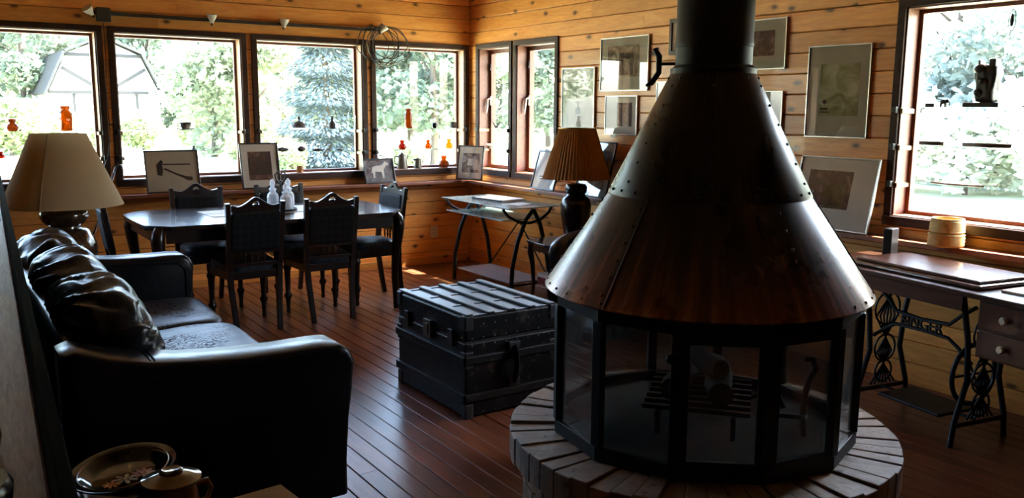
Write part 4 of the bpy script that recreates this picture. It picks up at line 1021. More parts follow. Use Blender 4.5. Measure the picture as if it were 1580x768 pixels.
sh = ob('lamp_shade', B().lathe([(0.350, 0.420), (0.158, 0.866), (0.154, 0.866), (0.346, 0.420), (0.350, 0.420)], 64), 'linen_shade', lp, smooth=50, merge=True, label='cream fabric cone shade')
a = R(-118)
ob('shade_seam', B().tube([(0.351*math.cos(a), 0.351*math.sin(a), 0.422), (0.159*math.cos(a), 0.159*math.sin(a), 0.864)], 0.003, 5), 'shade_seam', sh)
ob('shade_ring', B().tube([(-0.155, 0, 0.845), (0.155, 0, 0.845)], 0.003, 5).tube([(0, -0.155, 0.845), (0, 0.155, 0.845)], 0.003, 5), 'brass', lp)

# ------------------------------------------------------------------ treadle sewing table
sang = math.atan2(-0.985, -0.17)
sw = thing('sewing_table', 'antique treadle sewing machine table with black iron legs and wooden lid, below the window', 'sewing table', (-0.52, -5.47, 0.022), sang)
ob('table_top', B().box(-0.66, 0.85, -0.29, 0.39, 0.742, 0.768), 'sewing_wood', sw, bevel=0.005)  # lengthened and widened towards the wall to keep sun off the floor
ob('frame_rail', B().box(-0.40, 0.34, -0.255, -0.235, 0.665, 0.741), 'sewing_wood', sw)
ob('lid', B().box(-0.39, 0.40, -0.225, 0.205, 0.7685, 0.792), 'sewing_wood', sw, bevel=0.010, label='raised wooden lid panel')
ob('lid_panel', B().box(-0.365, 0.375, -0.20, 0.18, 0.792, 0.808), 'sewing_wood', sw, bevel=0.006)
ob('lid_slot', B().box(-0.10, 0.13, -0.03, -0.024, 0.808, 0.8088), 'black_paint', sw)
cbx = ob('drawer_case', B().box(0.42, 0.72, -0.245, 0.18, 0.47, 0.741), 'sewing_wood', sw, bevel=0.004)
for z0 in (0.482, 0.612):
    d = ob('drawer', B().box(0.435, 0.705, -0.262, -0.246, z0, z0+0.118), 'sewing_wood', sw, bevel=0.004)
    ob('knob', B().lathe([(0.006, 0), (0.006, 0.010), (0.016, 0.014), (0.019, 0.022), (0.014, 0.030), (0.004, 0.031), (0.0, 0.030)], 18, Matrix.Translation((0.57, -0.262, z0+0.059)) @ Matrix.Rotation(PI/2, 4, 'X')), 'bone_white', d, smooth=50, label='white china knob')
YZ = Matrix(((0, 0, 1, 0), (1, 0, 0, 0), (0, 1, 0, 0), (0, 0, 0, 1)))        # polygon (x, y) -> (y, z), thickness to +x
for xs in (-0.30, 0.30):
    lg = ob('iron_leg', B().tube([(xs, -0.20, -0.022), (xs, -0.185, 0.10), (xs, -0.12, 0.30), (xs, -0.14, 0.50), (xs, -0.20, 0.735)], 0.015, 6)
       .tube([(xs, 0.18, -0.022), (xs, 0.165, 0.10), (xs, 0.10, 0.30), (xs, 0.12, 0.50), (xs, 0.18, 0.735)], 0.015, 6)
       .tube([(xs, -0.20, 0.728), (xs, 0.18, 0.728)], 0.012, 6).tube([(xs, -0.19, 0.08), (xs, 0.17, 0.08)], 0.012, 6), 'black_iron', sw, smooth=60)
    lat = B()
    for i in range(7):
        t = -0.10+0.03*i
        lat.tube([(xs, t, 0.10), (xs, -t*0.6-0.02, 0.28), (xs, t*0.9, 0.48), (xs, -t*1.1, 0.725)], 0.006, 5)
    for (cy, cz, r) in ((-0.01, 0.30, 0.075), (-0.01, 0.52, 0.09), (-0.01, 0.65, 0.06), (-0.01, 0.17, 0.06)):
        lat.tube([(xs, cy+r*math.cos(a), cz+r*math.sin(a)) for a in [2*PI*i/20 for i in range(20)]], 0.006, 5, closed=True)
    ob('scrollwork', lat, 'black_iron', lg, smooth=60)
br = ob('cross_brace', B().tube([(-0.30, -0.10, 0.66), (-0.22, -0.10, 0.60), (-0.16, -0.10, 0.545), (0.0, -0.10, 0.535), (0.16, -0.10, 0.545), (0.22, -0.10, 0.60), (0.30, -0.10, 0.66)], 0.010, 6)
   .tube([(-0.30, -0.10, 0.38), (-0.22, -0.10, 0.44), (-0.16, -0.10, 0.475), (0.0, -0.10, 0.48), (0.16, -0.10, 0.475), (0.22, -0.10, 0.44), (0.30, -0.10, 0.38)], 0.010, 6), 'black_iron', sw, smooth=60)
def text_mesh(txt, size, thick):
    cu = bpy.data.curves.new('lettering', 'FONT'); cu.body = txt; cu.size = size; cu.extrude = thick; cu.align_x = 'CENTER'; cu.align_y = 'CENTER'
    to = bpy.data.objects.new('lettering', cu); COL.objects.link(to)
    bpy.context.view_layer.update()
    me = bpy.data.meshes.new_from_object(to.evaluated_get(bpy.context.evaluated_depsgraph_get()))
    bpy.data.objects.remove(to); return me
me = text_mesh('SINGER', 0.075, 0.006); me.materials.clear(); me.materials.append(MATS['dark_steel'])
o = bpy.data.objects.new('lettering', me); link(o, br); o.location = (0, -0.10, 0.508); o.rotation_euler = (PI/2, 0, 0)
ob('treadle', B().box(-0.19, 0.19, -0.16, 0.10, 0.085, 0.10), 'black_iron', sw, bevel=0.004)
ob('treadle_rod', B().tube([(-0.29, -0.03, 0.092), (0.29, -0.03, 0.092)], 0.008, 6), 'black_iron', sw)
wb = B().tube([(0.255, -0.02+0.15*math.cos(a), 0.31+0.15*math.sin(a)) for a in [2*PI*i/36 for i in range(36)]], 0.012, 8, closed=True)
for i in range(6):
    a = PI*i/3; wb.tube([(0.255, -0.02, 0.31), (0.255, -0.02+0.145*math.cos(a), 0.31+0.145*math.sin(a))], 0.006, 5)
ob('drive_wheel', wb, 'black_iron', sw, smooth=60)
def on_sew(x_, y_, z_):
    c_, s_ = math.cos(sang), math.sin(sang); return (-0.52+x_*c_-y_*s_, -5.47+x_*s_+y_*c_, z_+0.022)
p = on_sew(-0.405, 0.085, 0.7685)
px = thing('black_box', 'slim black upright box standing at the end of the sewing table', 'box', p, sang+R(20))
ob('body', B().box(-0.022, 0.022, -0.045, 0.045, 0.0, 0.172), 'black_paint', px, bevel=0.003); ob('edge_strip', B().box(0.0221, 0.026, -0.044, 0.044, 0.0, 0.17), 'grey_steel', px)
p = on_sew(0.55, 0.0, 0.7685)
nb = thing('magazine', 'thin magazine with black leaf pattern lying beside the sewing lid', 'magazine', p, sang+R(4))
ob('pages', B().box(-0.11, 0.15, -0.14, 0.14, 0, 0.010), 'paper', nb)
bb = B()
for i in range(14):
    cx, cy, a = random.uniform(-0.06, 0.12), random.uniform(-0.10, 0.10), random.uniform(0, PI)
    bb.poly([(cx+0.05*math.cos(t)*math.cos(a)-0.012*math.sin(t)*math.sin(a), cy+0.05*math.cos(t)*math.sin(a)+0.012*math.sin(t)*math.cos(a)) for t in [2*PI*k/8 for k in range(8)]], 0.0006, Matrix.Translation((0, 0, 0.0102+0.0001*i)))
ob('printed_leaves', bb, 'black_paint', nb)

# ------------------------------------------------------------------ framed pictures
def picture(name, label, w, h, fmat, fwid, mmat, prints, loc, rot, group=None, cat='picture', depth=0.018, extra=None):
    r = thing(name, label, cat, loc); r.rotation_euler = rot; r.rotation_mode = 'XYZ'
    if group: r['group'] = group
    f = fwid; d = depth
    ob('frame', B().box(-w/2, w/2, -d, 0, 0, f).box(-w/2, w/2, -d, 0, h-f, h).box(-w/2, -w/2+f, -d, 0, f, h-f).box(w/2-f, w/2, -d, 0, f, h-f), fmat, r, bevel=min(0.003, f*0.3))
    ob('mat_board', B().box(-w/2+f*0.8, w/2-f*0.8, -d*0.45, -0.001, f*0.8, h-f*0.8), mmat, r)
    for (cx, cz, pw, ph, pm) in prints:
        y_ = -d*0.45-0.0008
        ob('print', B().box(w*cx-w*pw/2, w*cx+w*pw/2, y_, y_+0.0007, h*cz-h*ph/2, h*cz+h*ph/2), pm, r)
    if extra: extra(r, w, h, -d*0.45-0.0012)
    ob('glazing', B().box(-w/2+f*0.9, w/2-f*0.9, -d*0.75, -d*0.75+0.0015, f*0.9, h-f*0.9), 'picture_glass', r)
    return r
RW = (0, 0, -PI/2)
def wallpic(label, y0, y1, z0, z1, fmat, fwid, mmat, prints, extra=None):
    return picture('framed_picture', label, abs(y1-y0), z1-z0, fmat, fwid, mmat, prints, (-0.003, (y0+y1)/2, z0), RW, extra=extra)
def fig(polys, mat):
    def fn(r, w, h, y_):
        for P in polys:
            mm = Matrix(((w, 0, 0, 0), (0, 0, -1, y_), (0, h, 0, 0), (0, 0, 0, 1)))
            ob('print_figure', B().poly(P, 0.0004, mm), mat, r)
    return fn
vase = [(-0.06, 0.24), (0.06, 0.24), (0.08, 0.29), (0.06, 0.34), (0.02, 0.36), (0.02, 0.42), (0.09, 0.44), (-0.09, 0.44), (-0.02, 0.42), (-0.02, 0.36), (-0.06, 0.34), (-0.08, 0.29)]
wallpic('silver-framed print with a faint green image, next to the casement window', -1.60, -2.055, 1.43, 1.95, 'bright_metal', 0.008, 'mat_white', [(0, 0.63, 0.62, 0.27, 'art_green')], fig([vase], 'art_grey'))
wallpic('largest silver-framed sepia print, highest on the wall near the flue pipe', -2.126, -2.709, 1.745, 2.175, 'bright_metal', 0.008, 'mat_grey', [(-0.02, 0.55, 0.66, 0.58, 'art_sepia'), (0.04, 0.50, 0.30, 0.42, 'art_brown')])
wallpic('small silver-framed dark brown print below the large sepia one', -2.20, -2.593, 1.391, 1.708, 'bright_metal', 0.007, 'mat_white', [(0.1, 0.52, 0.46, 0.60, 'art_brown')])
wallpic('small brown-framed picture half hidden behind the flue pipe', -2.93, -3.26, 2.006, 2.27, 'frame_brown', 0.028, 'mat_grey', [(0, 0.5, 0.6, 0.6, 'art_brown')])
wallpic('silver-framed print mostly hidden behind the upper hood', -2.81, -3.20, 1.42, 1.811, 'bright_metal', 0.007, 'mat_white', [(0, 0.5, 0.5, 0.5, 'art_sepia')])
wallpic('silver-framed landscape print with dark image, emerging right of the flue pipe', -3.52, -4.02, 1.87, 2.202, 'bright_metal', 0.007, 'mat_grey', [(0.02, 0.52, 0.56, 0.50, 'art_brown')])
wallpic('small silver-framed print low beside the hood edge', -3.66, -4.016, 1.43, 1.727, 'bright_metal', 0.007, 'mat_white', [(-0.02, 0.6, 0.55, 0.4, 'art_sepia')])
wallpic('tall silver-framed print with greenish figure study, beside the large window', -4.203, -4.655, 1.432, 2.002, 'bright_metal', 0.008, 'mat_grey', [(0.02, 0.52, 0.62, 0.56, 'art_green')], fig([[(-0.26, 0.27), (-0.12, 0.27), (-0.12, 0.285), (-0.26, 0.285)], [(-0.26, 0.30), (-0.14, 0.30), (-0.14, 0.325), (-0.26, 0.325)], [(-0.205, 0.33), (-0.195, 0.33), (-0.195, 0.37), (-0.205, 0.37)], [(-0.20+0.035*math.cos(a), 0.39+0.022*math.sin(a)) for a in [2*PI*k/12 for k in range(12)]]], 'print_ink'))
# leaning on the ledge
def lean(label, p0, p1, h, tilt, fmat, fwid, mmat, prints, extra=None, cat='picture'):
    a, c = Vector(p0), Vector(p1); ctr = (a+c)/2; d = c-a
    w = d.length; az = math.atan2(d.y, d.x)
    lift = 0.0015
    return picture('framed_picture', label, w, h, fmat, fwid, mmat, prints, (ctr.x, ctr.y, ZL+lift), (-R(tilt), 0, az), extra=extra, cat=cat)
man = [(-0.28, 0.42), (-0.20, 0.40), (-0.17, 0.55), (-0.19, 0.68), (-0.16, 0.72), (-0.20, 0.78), (-0.24, 0.72), (-0.29, 0.66)]
plow = [(-0.16, 0.55), (0.05, 0.42), (0.20, 0.33), (0.26, 0.28), (0.36, 0.27), (0.36, 0.36), (0.24, 0.38), (0.06, 0.46), (-0.14, 0.59)]
stick = [(-0.22, 0.655), (0.34, 0.645), (0.34, 0.675), (-0.22, 0.685)]
lean('thin-framed ink drawing of a man with a plough on the window ledge', (-3.235, -0.125), (-2.795, -0.125), 0.365, 13, 'frame_black', 0.012, 'mat_grey', [], fig([man, plow, stick], 'print_ink'))
grp = []
for i in range(7):
    x_ = -0.26+i*0.085; grp.append([(x_-0.045, 0.30), (x_+0.045, 0.30), (x_+0.04, 0.58+0.03*(i % 2)), (x_+0.018, 0.62), (x_+0.015, 0.69+0.03*(i % 2)), (x_-0.015, 0.69+0.03*(i % 2)), (x_-0.018, 0.62), (x_-0.04, 0.58)])
lean('black-framed group photograph with wide pale mat on the window ledge', (-2.435, -0.125), (-2.085, -0.125), 0.415, 12, 'frame_black', 0.013, 'mat_white', [(0, 0.50, 0.60, 0.62, 'art_brown')], fig(grp, 'print_ink'))
horse = [(-0.22, 0.22), (-0.17, 0.22), (-0.14, 0.48), (0.06, 0.46), (0.09, 0.22), (0.14, 0.22), (0.15, 0.55), (0.25, 0.74), (0.31, 0.72), (0.33, 0.78), (0.22, 0.88), (0.10, 0.72), (-0.12, 0.70), (-0.22, 0.66), (-0.27, 0.40), (-0.22, 0.45)]
lean('small black-framed photograph of a pale horse on the window ledge', (-1.255, -0.13), (-0.925, -0.115), 0.245, 16, 'frame_black', 0.014, 'art_grey', [], fig([horse], 'mat_white'))
house = [(-0.33, 0.22), (0.33, 0.22), (0.33, 0.74), (0.20, 0.72), (0.14, 0.40), (-0.10, 0.40), (-0.16, 0.62), (-0.33, 0.55)]
lean('black-framed ink drawing of a room standing in the room corner on the ledge', (-0.215, -0.085), (-0.075, -0.365), 0.355, 9, 'frame_black', 0.014, 'mat_white', [(0.02, 0.50, 0.66, 0.56, 'art_photo')], fig([[(-0.12, 0.42), (0.16, 0.42), (0.14, 0.62), (-0.10, 0.62)]], 'mat_white'))
lean('black-framed white certificate leaning below the casement, beside the pleated lamp shade', (-0.135, -1.305), (-0.135, -1.665), 0.365, 17, 'frame_black', 0.014, 'paper', [(0.05, 0.34, 0.6, 0.03, 'art_grey'), (0.05, 0.28, 0.5, 0.025, 'art_grey')])
lean('dark-framed picture leaning on the ledge behind the pleated lamp shade', (-0.135, -1.98), (-0.135, -2.385), 0.47, 14, 'frame_black', 0.010, 'mat_grey', [(0, 0.5, 0.7, 0.7, 'art_sepia')])
lean('wide silver-framed brown print leaning on the ledge beside the hood', (-0.135, -4.225), (-0.135, -4.79), 0.455, 13, 'bright_metal', 0.009, 'mat_white', [(-0.08, 0.55, 0.56, 0.52, 'art_brown'), (0.0, 0.47, 0.26, 0.34, 'art_green')])

# ------------------------------------------------------------------ glass shelves in the windows
def shelf(label, a, c, z, right):
    r = thing('glass_shelf', label, 'shelf')
    if right: r.rotation_euler = (0, 0, -PI/2); a, c = -c, -a
    ob('glass_plate', B().box(a+0.011, c-0.011, -0.012, 0.105, z-0.007, z), 'shelf_glass', r)
    for (x0, x1, xk) in ((a+0.0105, a+0.024, a-0.012), (c-0.024, c-0.0105, c+0.012)):
        s_ = ob('support', B().box(x0, x1, -0.010, 0.112, z-0.036, z-0.0075), 'jamb_wood', r, bevel=0.002)
        ob('end_knob', B().box(xk-0.013, xk+0.013, -0.042, -0.0185, z-0.032, z+0.004), 'black_paint', s_, bevel=0.004)
    return r
S1, S2 = 1.394, 1.184
wn_ = ['the leftmost window', 'the second window from the left', 'the spruce-view window', 'the corner window of the long wall']
for i, (a, c) in enumerate(HL[1:]):
    shelf('upper clear glass shelf across '+wn_[i], a, c, S1, False); shelf('lower clear glass shelf across '+wn_[i], a, c, S2, False)
shelf('upper short glass shelf in the casement nearest the corner', *HR[0], 1.400, True); shelf('lower short glass shelf in the casement nearest the corner', *HR[0], 1.200, True)
shelf('top glass shelf of the big side window, holding the carving', *HR[2], 1.622, True); shelf('middle glass shelf of the big side window', *HR[2], 1.408, True); shelf('lowest glass shelf of the big side window', *HR[2], 1.190, True)

SY = 0.045
def bottle(label, x_, z_, h, w, mat, kind='round', cat='bottle', name='bottle'):
    r = thing(name, label, cat, (x_, SY, z_+0.0006)); R_ = w/2
    if kind == 'tall': pr = [(0, 0), (R_*0.92, 0), (R_, h*0.03), (R_, h*0.70), (R_*0.92, h*0.76), (R_*0.62, h*0.82), (R_*0.62, h*0.86)]; top = [(R_*0.62, h*0.861), (R_*0.74, h*0.87), (R_*0.74, h*0.99), (R_*0.66, h), (0, h)]
    elif kind == 'clear': pr = [(0, 0), (R_*0.94, 0), (R_, h*0.03), (R_, h*0.52), (R_*0.8, h*0.62), (R_*0.38, h*0.72), (R_*0.34, h*0.93)]; top = [(R_*0.34, h*0.931), (R_*0.46, h*0.94), (R_*0.44, h*0.985), (0, h)]
    else: pr = [(0, 0), (R_*0.75, 0), (R_, h*0.14), (R_, h*0.38), (R_*0.8, h*0.54), (R_*0.5, h*0.62), (R_*0.46, h*0.70)]; top = [(R_*0.46, h*0.701), (R_*0.60, h*0.72), (R_*0.60, h*0.98), (R_*0.5, h), (0, h)]
    ob('body', B().lathe(pr+[(0, pr[-1][1])], 8 if kind == 'tall' and w > 0.09 else 20), mat, r, smooth=40)
    ob('stopper', B().lathe([(0, top[0][1])]+top, 18), mat, r, smooth=40)
    return r
bottle('squat amber bottle on the upper shelf at the photo\'s left edge', -4.166, S1, 0.098, 0.09, 'amber_glass')
bottle('tall amber faceted bottle above the cream lamp shade', -3.787, S1, 0.200, 0.10, 'amber_glass', 'tall')
bottle('small red bottle on the lower shelf of the leftmost window', -4.262, S2, 0.055, 0.06, 'red_glass')
bottle('tall amber bottle on the upper shelf of the corner window', -0.694, S1, 0.195, 0.078, 'amber_glass', 'tall')
bottle('red bottle on the lower shelf above the coffee pot', -0.769, S2, 0.095, 0.085, 'red_glass')
bottle('small orange-red bottle, middle of three on the lower corner shelf', -0.474, S2, 0.093, 0.074, 'amber_glass')
bottle('yellow amber bottle at the corner end of the lower shelf', -0.23, S2, 0.098, 0.083, 'yellow_glass')
bottle('largest round amber bottle, standing on the window sill beside the creamer', -0.293, ZB+0.0065, 0.122, 0.108, 'amber_glass')
bottle('clear glass bottle at the edge of the spruce-view window', -1.309, S1, 0.235, 0.078, 'bottle_clear', 'clear')
bottle('clear glass bottle at the edge of the corner window', -1.001, S1, 0.21, 0.078, 'bottle_clear', 'clear')
def lathed(name, label, cat, x_, z_, prof, mat, extra=None, y_=SY, n=20):
    r = thing(name, label, cat, (x_, y_, z_+0.0006)); ob('body', B().lathe(prof, n), mat, r, smooth=50)
    if extra:
        for (nm, bb, m) in extra: ob(nm, bb, m, r, smooth=50)
    return r
r = lathed('teacup', 'dark patterned teacup on a saucer, upper shelf of the second window', 'cup', -2.856, S1, [(0, 0), (0.055, 0.0), (0.079, 0.010), (0.079, 0.013), (0.05, 0.008), (0, 0.008)], 'stone_dark',
    [('cup', B().lathe([(0, 0.0085), (0.028, 0.0085), (0.042, 0.03), (0.047, 0.065), (0.044, 0.065), (0.036, 0.03), (0, 0.014)], 20), 'art_photo'), ('handle', B().tube([(-0.044, 0, 0.055), (-0.066, 0, 0.052), (-0.066, 0, 0.030), (-0.040, 0, 0.026)], 0.004, 6), 'art_photo')])
lathed('bud_vase', 'small dark bud vase on the lower shelf behind the plough drawing', 'vase', -2.796, S2, [(0, 0), (0.02, 0), (0.025, 0.02), (0.018, 0.042), (0.009, 0.05), (0.009, 0.065), (0.013, 0.073), (0, 0.073)], 'stone_dark')
lathed('domed_dish', 'domed dish with pointed knob on the upper shelf of the spruce-view window', 'dish', -1.835, S1, [(0, 0), (0.06, 0.0), (0.10, 0.008), (0.10, 0.011), (0.055, 0.008), (0, 0.008)], 'pewter',
    [('dome', B().lathe([(0.060, 0.0125), (0.058, 0.04), (0.045, 0.062), (0.02, 0.074), (0, 0.076)], 20), 'stone_dark'), ('knob', B().lathe([(0.006, 0.075), (0.006, 0.085), (0.013, 0.10), (0.006, 0.118), (0, 0.126)], 12), 'stone_dark')])
lathed('bud_vase', 'dark narrow-necked vase on the upper shelf in front of the spruce', 'vase', -1.508, S1, [(0, 0), (0.026, 0), (0.032, 0.03), (0.029, 0.055), (0.012, 0.075), (0.009, 0.11), (0.03, 0.121), (0, 0.121)], 'stone_dark')
rocks = [(-1.997, 0.110, 0.042, 'reddish pebble at the left end of the stone row on the lower shelf'), (-1.823, 0.078, 0.052, 'tallest dark pebble of the stone row on the lower shelf'), (-1.651, 0.13, 0.026, 'long flat stone of the row on the lower shelf'), (-1.435, 0.08, 0.022, 'smallest flat stone at the right end of the row')]
for i, (x_, w, h, lab) in enumerate(rocks):
    bb = B().ball((0, 0, h/2), (w/2, 0.03, h/2), 12)
    for v in bb.v: v += 0.006*noise.noise_vector(v*30+Vector((i*7, 0, 0)))
    mz = min(v.z for v in bb.v)
    for v in bb.v: v.z -= mz
    tag(ob('stone', bb, 'stone_dark', None, (x_, SY, S2+0.0005), smooth=60), lab, 'stone', 'stones on the lower window shelf')
lathed('small_pot', 'tiny brown pot standing on the sill of the spruce-view window', 'pot', -1.843, ZB+0.0065, [(0, 0), (0.03, 0), (0.036, 0.05), (0.035, 0.06), (0.03, 0.06), (0.028, 0.01), (0, 0.01)], 'pottery_tan')
lathed('round_jar', 'tiny round dark jar on the upper shelf of the corner window', 'jar', -0.397, S1, [(0, 0), (0.018, 0), (0.03, 0.018), (0.03, 0.036), (0.02, 0.048), (0.02, 0.056), (0, 0.058)], 'pottery_dark')
tn = thing('small_tin', 'small banded dark tin at the corner end of the upper shelf', 'tin', (-0.175, SY, S1+0.0006))
ob('body', B().lathe([(0, 0), (0.034, 0), (0.034, 0.045), (0, 0.045)], 20), 'stone_dark', tn, smooth=40); ob('lid', B().lathe([(0, 0.0455), (0.035, 0.0455), (0.035, 0.060), (0, 0.060)], 20), 'pottery_dark', tn, smooth=40)
zs = ZB+0.0065
cp = lathed('coffee_pot', 'tall pewter coffee pot with loop handle on the window sill', 'pot', -0.772, zs, [(0, 0), (0.056, 0), (0.054, 0.04), (0.044, 0.12), (0.040, 0.138), (0.0, 0.138)], 'pewter',
    [('lid', B().lathe([(0.041, 0.1385), (0.03, 0.15), (0.008, 0.156), (0.008, 0.164), (0, 0.166)], 18), 'pewter'), ('handle', B().tube([(-0.042, 0, 0.122), (-0.078, 0, 0.125), (-0.088, 0, 0.095), (-0.080, 0, 0.055), (-0.054, 0, 0.04)], 0.006, 8), 'pewter'), ('spout', B().tube([(0.046, 0, 0.09), (0.064, 0, 0.118), (0.07, 0, 0.13)], [0.010, 0.008, 0.006], 8), 'pewter')])
lathed('creamer', 'short pewter creamer jug next to the coffee pot', 'jug', -0.596, zs, [(0, 0), (0.040, 0), (0.038, 0.05), (0.034, 0.098), (0.030, 0.098), (0.032, 0.01), (0, 0.01)], 'pewter',
    [('handle', B().tube([(0.035, 0, 0.085), (0.058, 0, 0.082), (0.060, 0, 0.05), (0.038, 0, 0.03)], 0.005, 8), 'pewter'), ('spout', B().tube([(-0.033, 0, 0.08), (-0.052, 0, 0.10)], [0.010, 0.005], 8), 'pewter')])
# casement shelves
bd = thing('carved_bird', 'small carved bird with spread wings on the casement shelf', 'figurine', (0.05, -0.43, 1.4006))
ob('body', B().ball((0, 0, 0.014), (0.014, 0.034, 0.013), 10), 'stone_dark', bd, smooth=60)
ob('wings', B().poly([(-0.01, 0.0), (-0.06, 0.045), (-0.075, 0.05), (-0.03, -0.005), (0.03, -0.005), (0.075, 0.05), (0.06, 0.045), (0.01, 0.0)], 0.006, Matrix.Translation((0.003, 0.0, 0.018)) @ Matrix(((0, 0, -1, 0), (1, 0, 0, 0), (0, 1, 0, 0), (0, 0, 0, 1)))), 'stone_dark', bd)
lathed('white_dish', 'small white footed dish on the lower casement shelf', 'dish', 0.05, 1.200, [(0, 0), (0.03, 0), (0.02, 0.012), (0.06, 0.034), (0.058, 0.037), (0.015, 0.018), (0, 0.018)], 'bone_white', y_=-0.345)
# big side window
def at5(y_, z_): return (0.05, y_, z_+0.0006)
t5 = 1.622
bx5 = thing('carved_block', 'tiny dark wooden block beside the elephant figurine', 'block', at5(-5.006, t5)); ob('body', B().box(-0.012, 0.012, -0.027, 0.027, 0, 0.022), 'ebony', bx5, bevel=0.002)
el = thing('elephant_figurine', 'tiny dark elephant figurine on the top shelf of the side window', 'figurine', at5(-5.085, t5))
ob('body', B().ball((0, 0.004, 0.031), (0.011, 0.020, 0.013), 12).ball((0, -0.020, 0.034), (0.009, 0.011, 0.011), 10).tube([(0, -0.028, 0.034), (0, -0.034, 0.022), (0, -0.033, 0.010), (0, -0.037, 0.006)], [0.005, 0.004, 0.003, 0.002], 6), 'ebony', el, smooth=60)
for (sx, sy) in ((-0.006, -0.012), (0.006, -0.010), (-0.006, 0.014), (0.006, 0.017)): ob('leg', B().tube([(sx, sy, 0.0), (sx, sy, 0.024)], [0.005, 0.006], 6), 'ebony', el, smooth=60)
ob('tail', B().tube([(0, 0.023, 0.036), (0, 0.030, 0.030), (0, 0.038, 0.032)], 0.0015, 5), 'ebony', el)
ob('ear', B().ball((0.009, -0.014, 0.034), (0.002, 0.007, 0.009), 8).ball((-0.009, -0.014, 0.034), (0.002, 0.007, 0.009), 8), 'ebony', el, smooth=60)
cv = thing('carved_totem', 'black carved animal totem with two ears on a rectangular plinth', 'carving', at5(-5.315, t5))
ob('plinth', B().box(-0.05, 0.05, -0.097, 0.097, 0, 0.026), 'ebony', cv, bevel=0.004)
bb = soft(0.085, 0.115, 0.20, 12, 5, 0.008, 26, 2.0)
for v in bb.v: v.y *= 1.0-0.10*math.sin((v.z+0.1)*25)
cvb = ob('body', bb, 'ebony', cv, (0, -0.008, 0.126), smooth=60)
ob('face', B().ball((-0.03, 0.022, 0.205), (0.028, 0.036, 0.026), 12).ball((-0.036, 0.0, 0.14), (0.02, 0.03, 0.02), 10).ball((-0.036, 0.02, 0.08), (0.02, 0.03, 0.025), 10), 'ebony', cv, smooth=60)
ob('ear', B().box(-0.03, 0.03, -0.055, -0.018, 0.215, 0.258), 'ebony', cv, bevel=0.006); ob('ear', B().box(-0.03, 0.03, 0.028, 0.040, 0.215, 0.252), 'ebony', cv, bevel=0.004)
for (yy, L, zz, lab) in ((-5.029, 0.15, 1.408, 'short dark wooden dish on the middle shelf of the side window'), (-5.344, 0.27, 1.408, 'long dark wooden tray on the middle shelf below the totem'), (-5.20, 0.31, 1.190, 'very thin dark feather ornament on the lowest side window shelf')):
    hh = 0.018 if zz > 1.3 else 0.008
    rr = thing('wooden_dish' if zz > 1.3 else 'feather_ornament', lab, 'dish' if zz > 1.3 else 'ornament', at5(yy, zz))
    pts = [(0.035*math.sin(PI*t)**0.7*sg, -L/2+L*t) for sg, ts in ((1, [i/12 for i in range(13)]), (-1, [1-i/12 for i in range(1, 12)])) for t in ts]
    ob('body', B().poly(pts, hh), 'frame_brown', rr, bevel=0.003)
    ob('rim', B().tube([(p_[0], p_[1], hh) for p_ in pts], 0.0025, 5, closed=True), 'frame_brown', rr)
tag(ob('dark_trinket', B().lathe([(0, 0), (0.03, 0), (0.035, 0.008), (0.02, 0.016), (0, 0.018)], 14), 'ebony', None, at5(-5.545, t5), smooth=50), 'low dark trinket at the photo\'s right edge on the top shelf', 'trinket')
ho = thing('hanging_ornament', 'thin wire ornament hanging in the big side window', 'ornament', (0.09, -5.40, 2.02))
ob('wire_loop', B().tube([(0, 0.018*math.sin(a), 0.06+0.055*math.cos(a)) for a in [2*PI*i/20 for i in range(20)]], 0.0018, 5, closed=True), 'black_iron', ho)
ob('pendant', B().ball((0, 0.002, 0.06), (0.004, 0.010, 0.035), 8).tube([(0, 0.004, 0.01), (0, 0.008, -0.02)], 0.002, 5), 'dark_steel', ho, smooth=60)
ob('thread', B().tube([(0, 0, 0.115), (0, 0, ZT-0.012-2.02)], 0.0008, 4), 'black_iron', ho)
pc = thing('woven_pot', 'straw-coloured ribbed pot on the ledge below the big side window', 'pot', (-0.125, -5.265, ZL+0.0006))
pr = [(0, 0), (0.088, 0)]
for i in range(17): pr.append((0.094-0.008*i/16+(0.0025 if i % 2 else -0.001)-(0.010 if i == 8 else 0), 0.004+0.140*i/16))
pr += [(0.080, 0.150), (0.074, 0.150), (0.074, 0.02), (0, 0.02)]
ob('body', B().lathe(pr, 32), 'cork', pc, smooth=50)
ob('rim', B().tube([(0.081*math.cos(a), 0.081*math.sin(a), 0.150) for a in [2*PI*i/32 for i in range(32)]], 0.005, 6, closed=True), 'cork', pc, smooth=50)

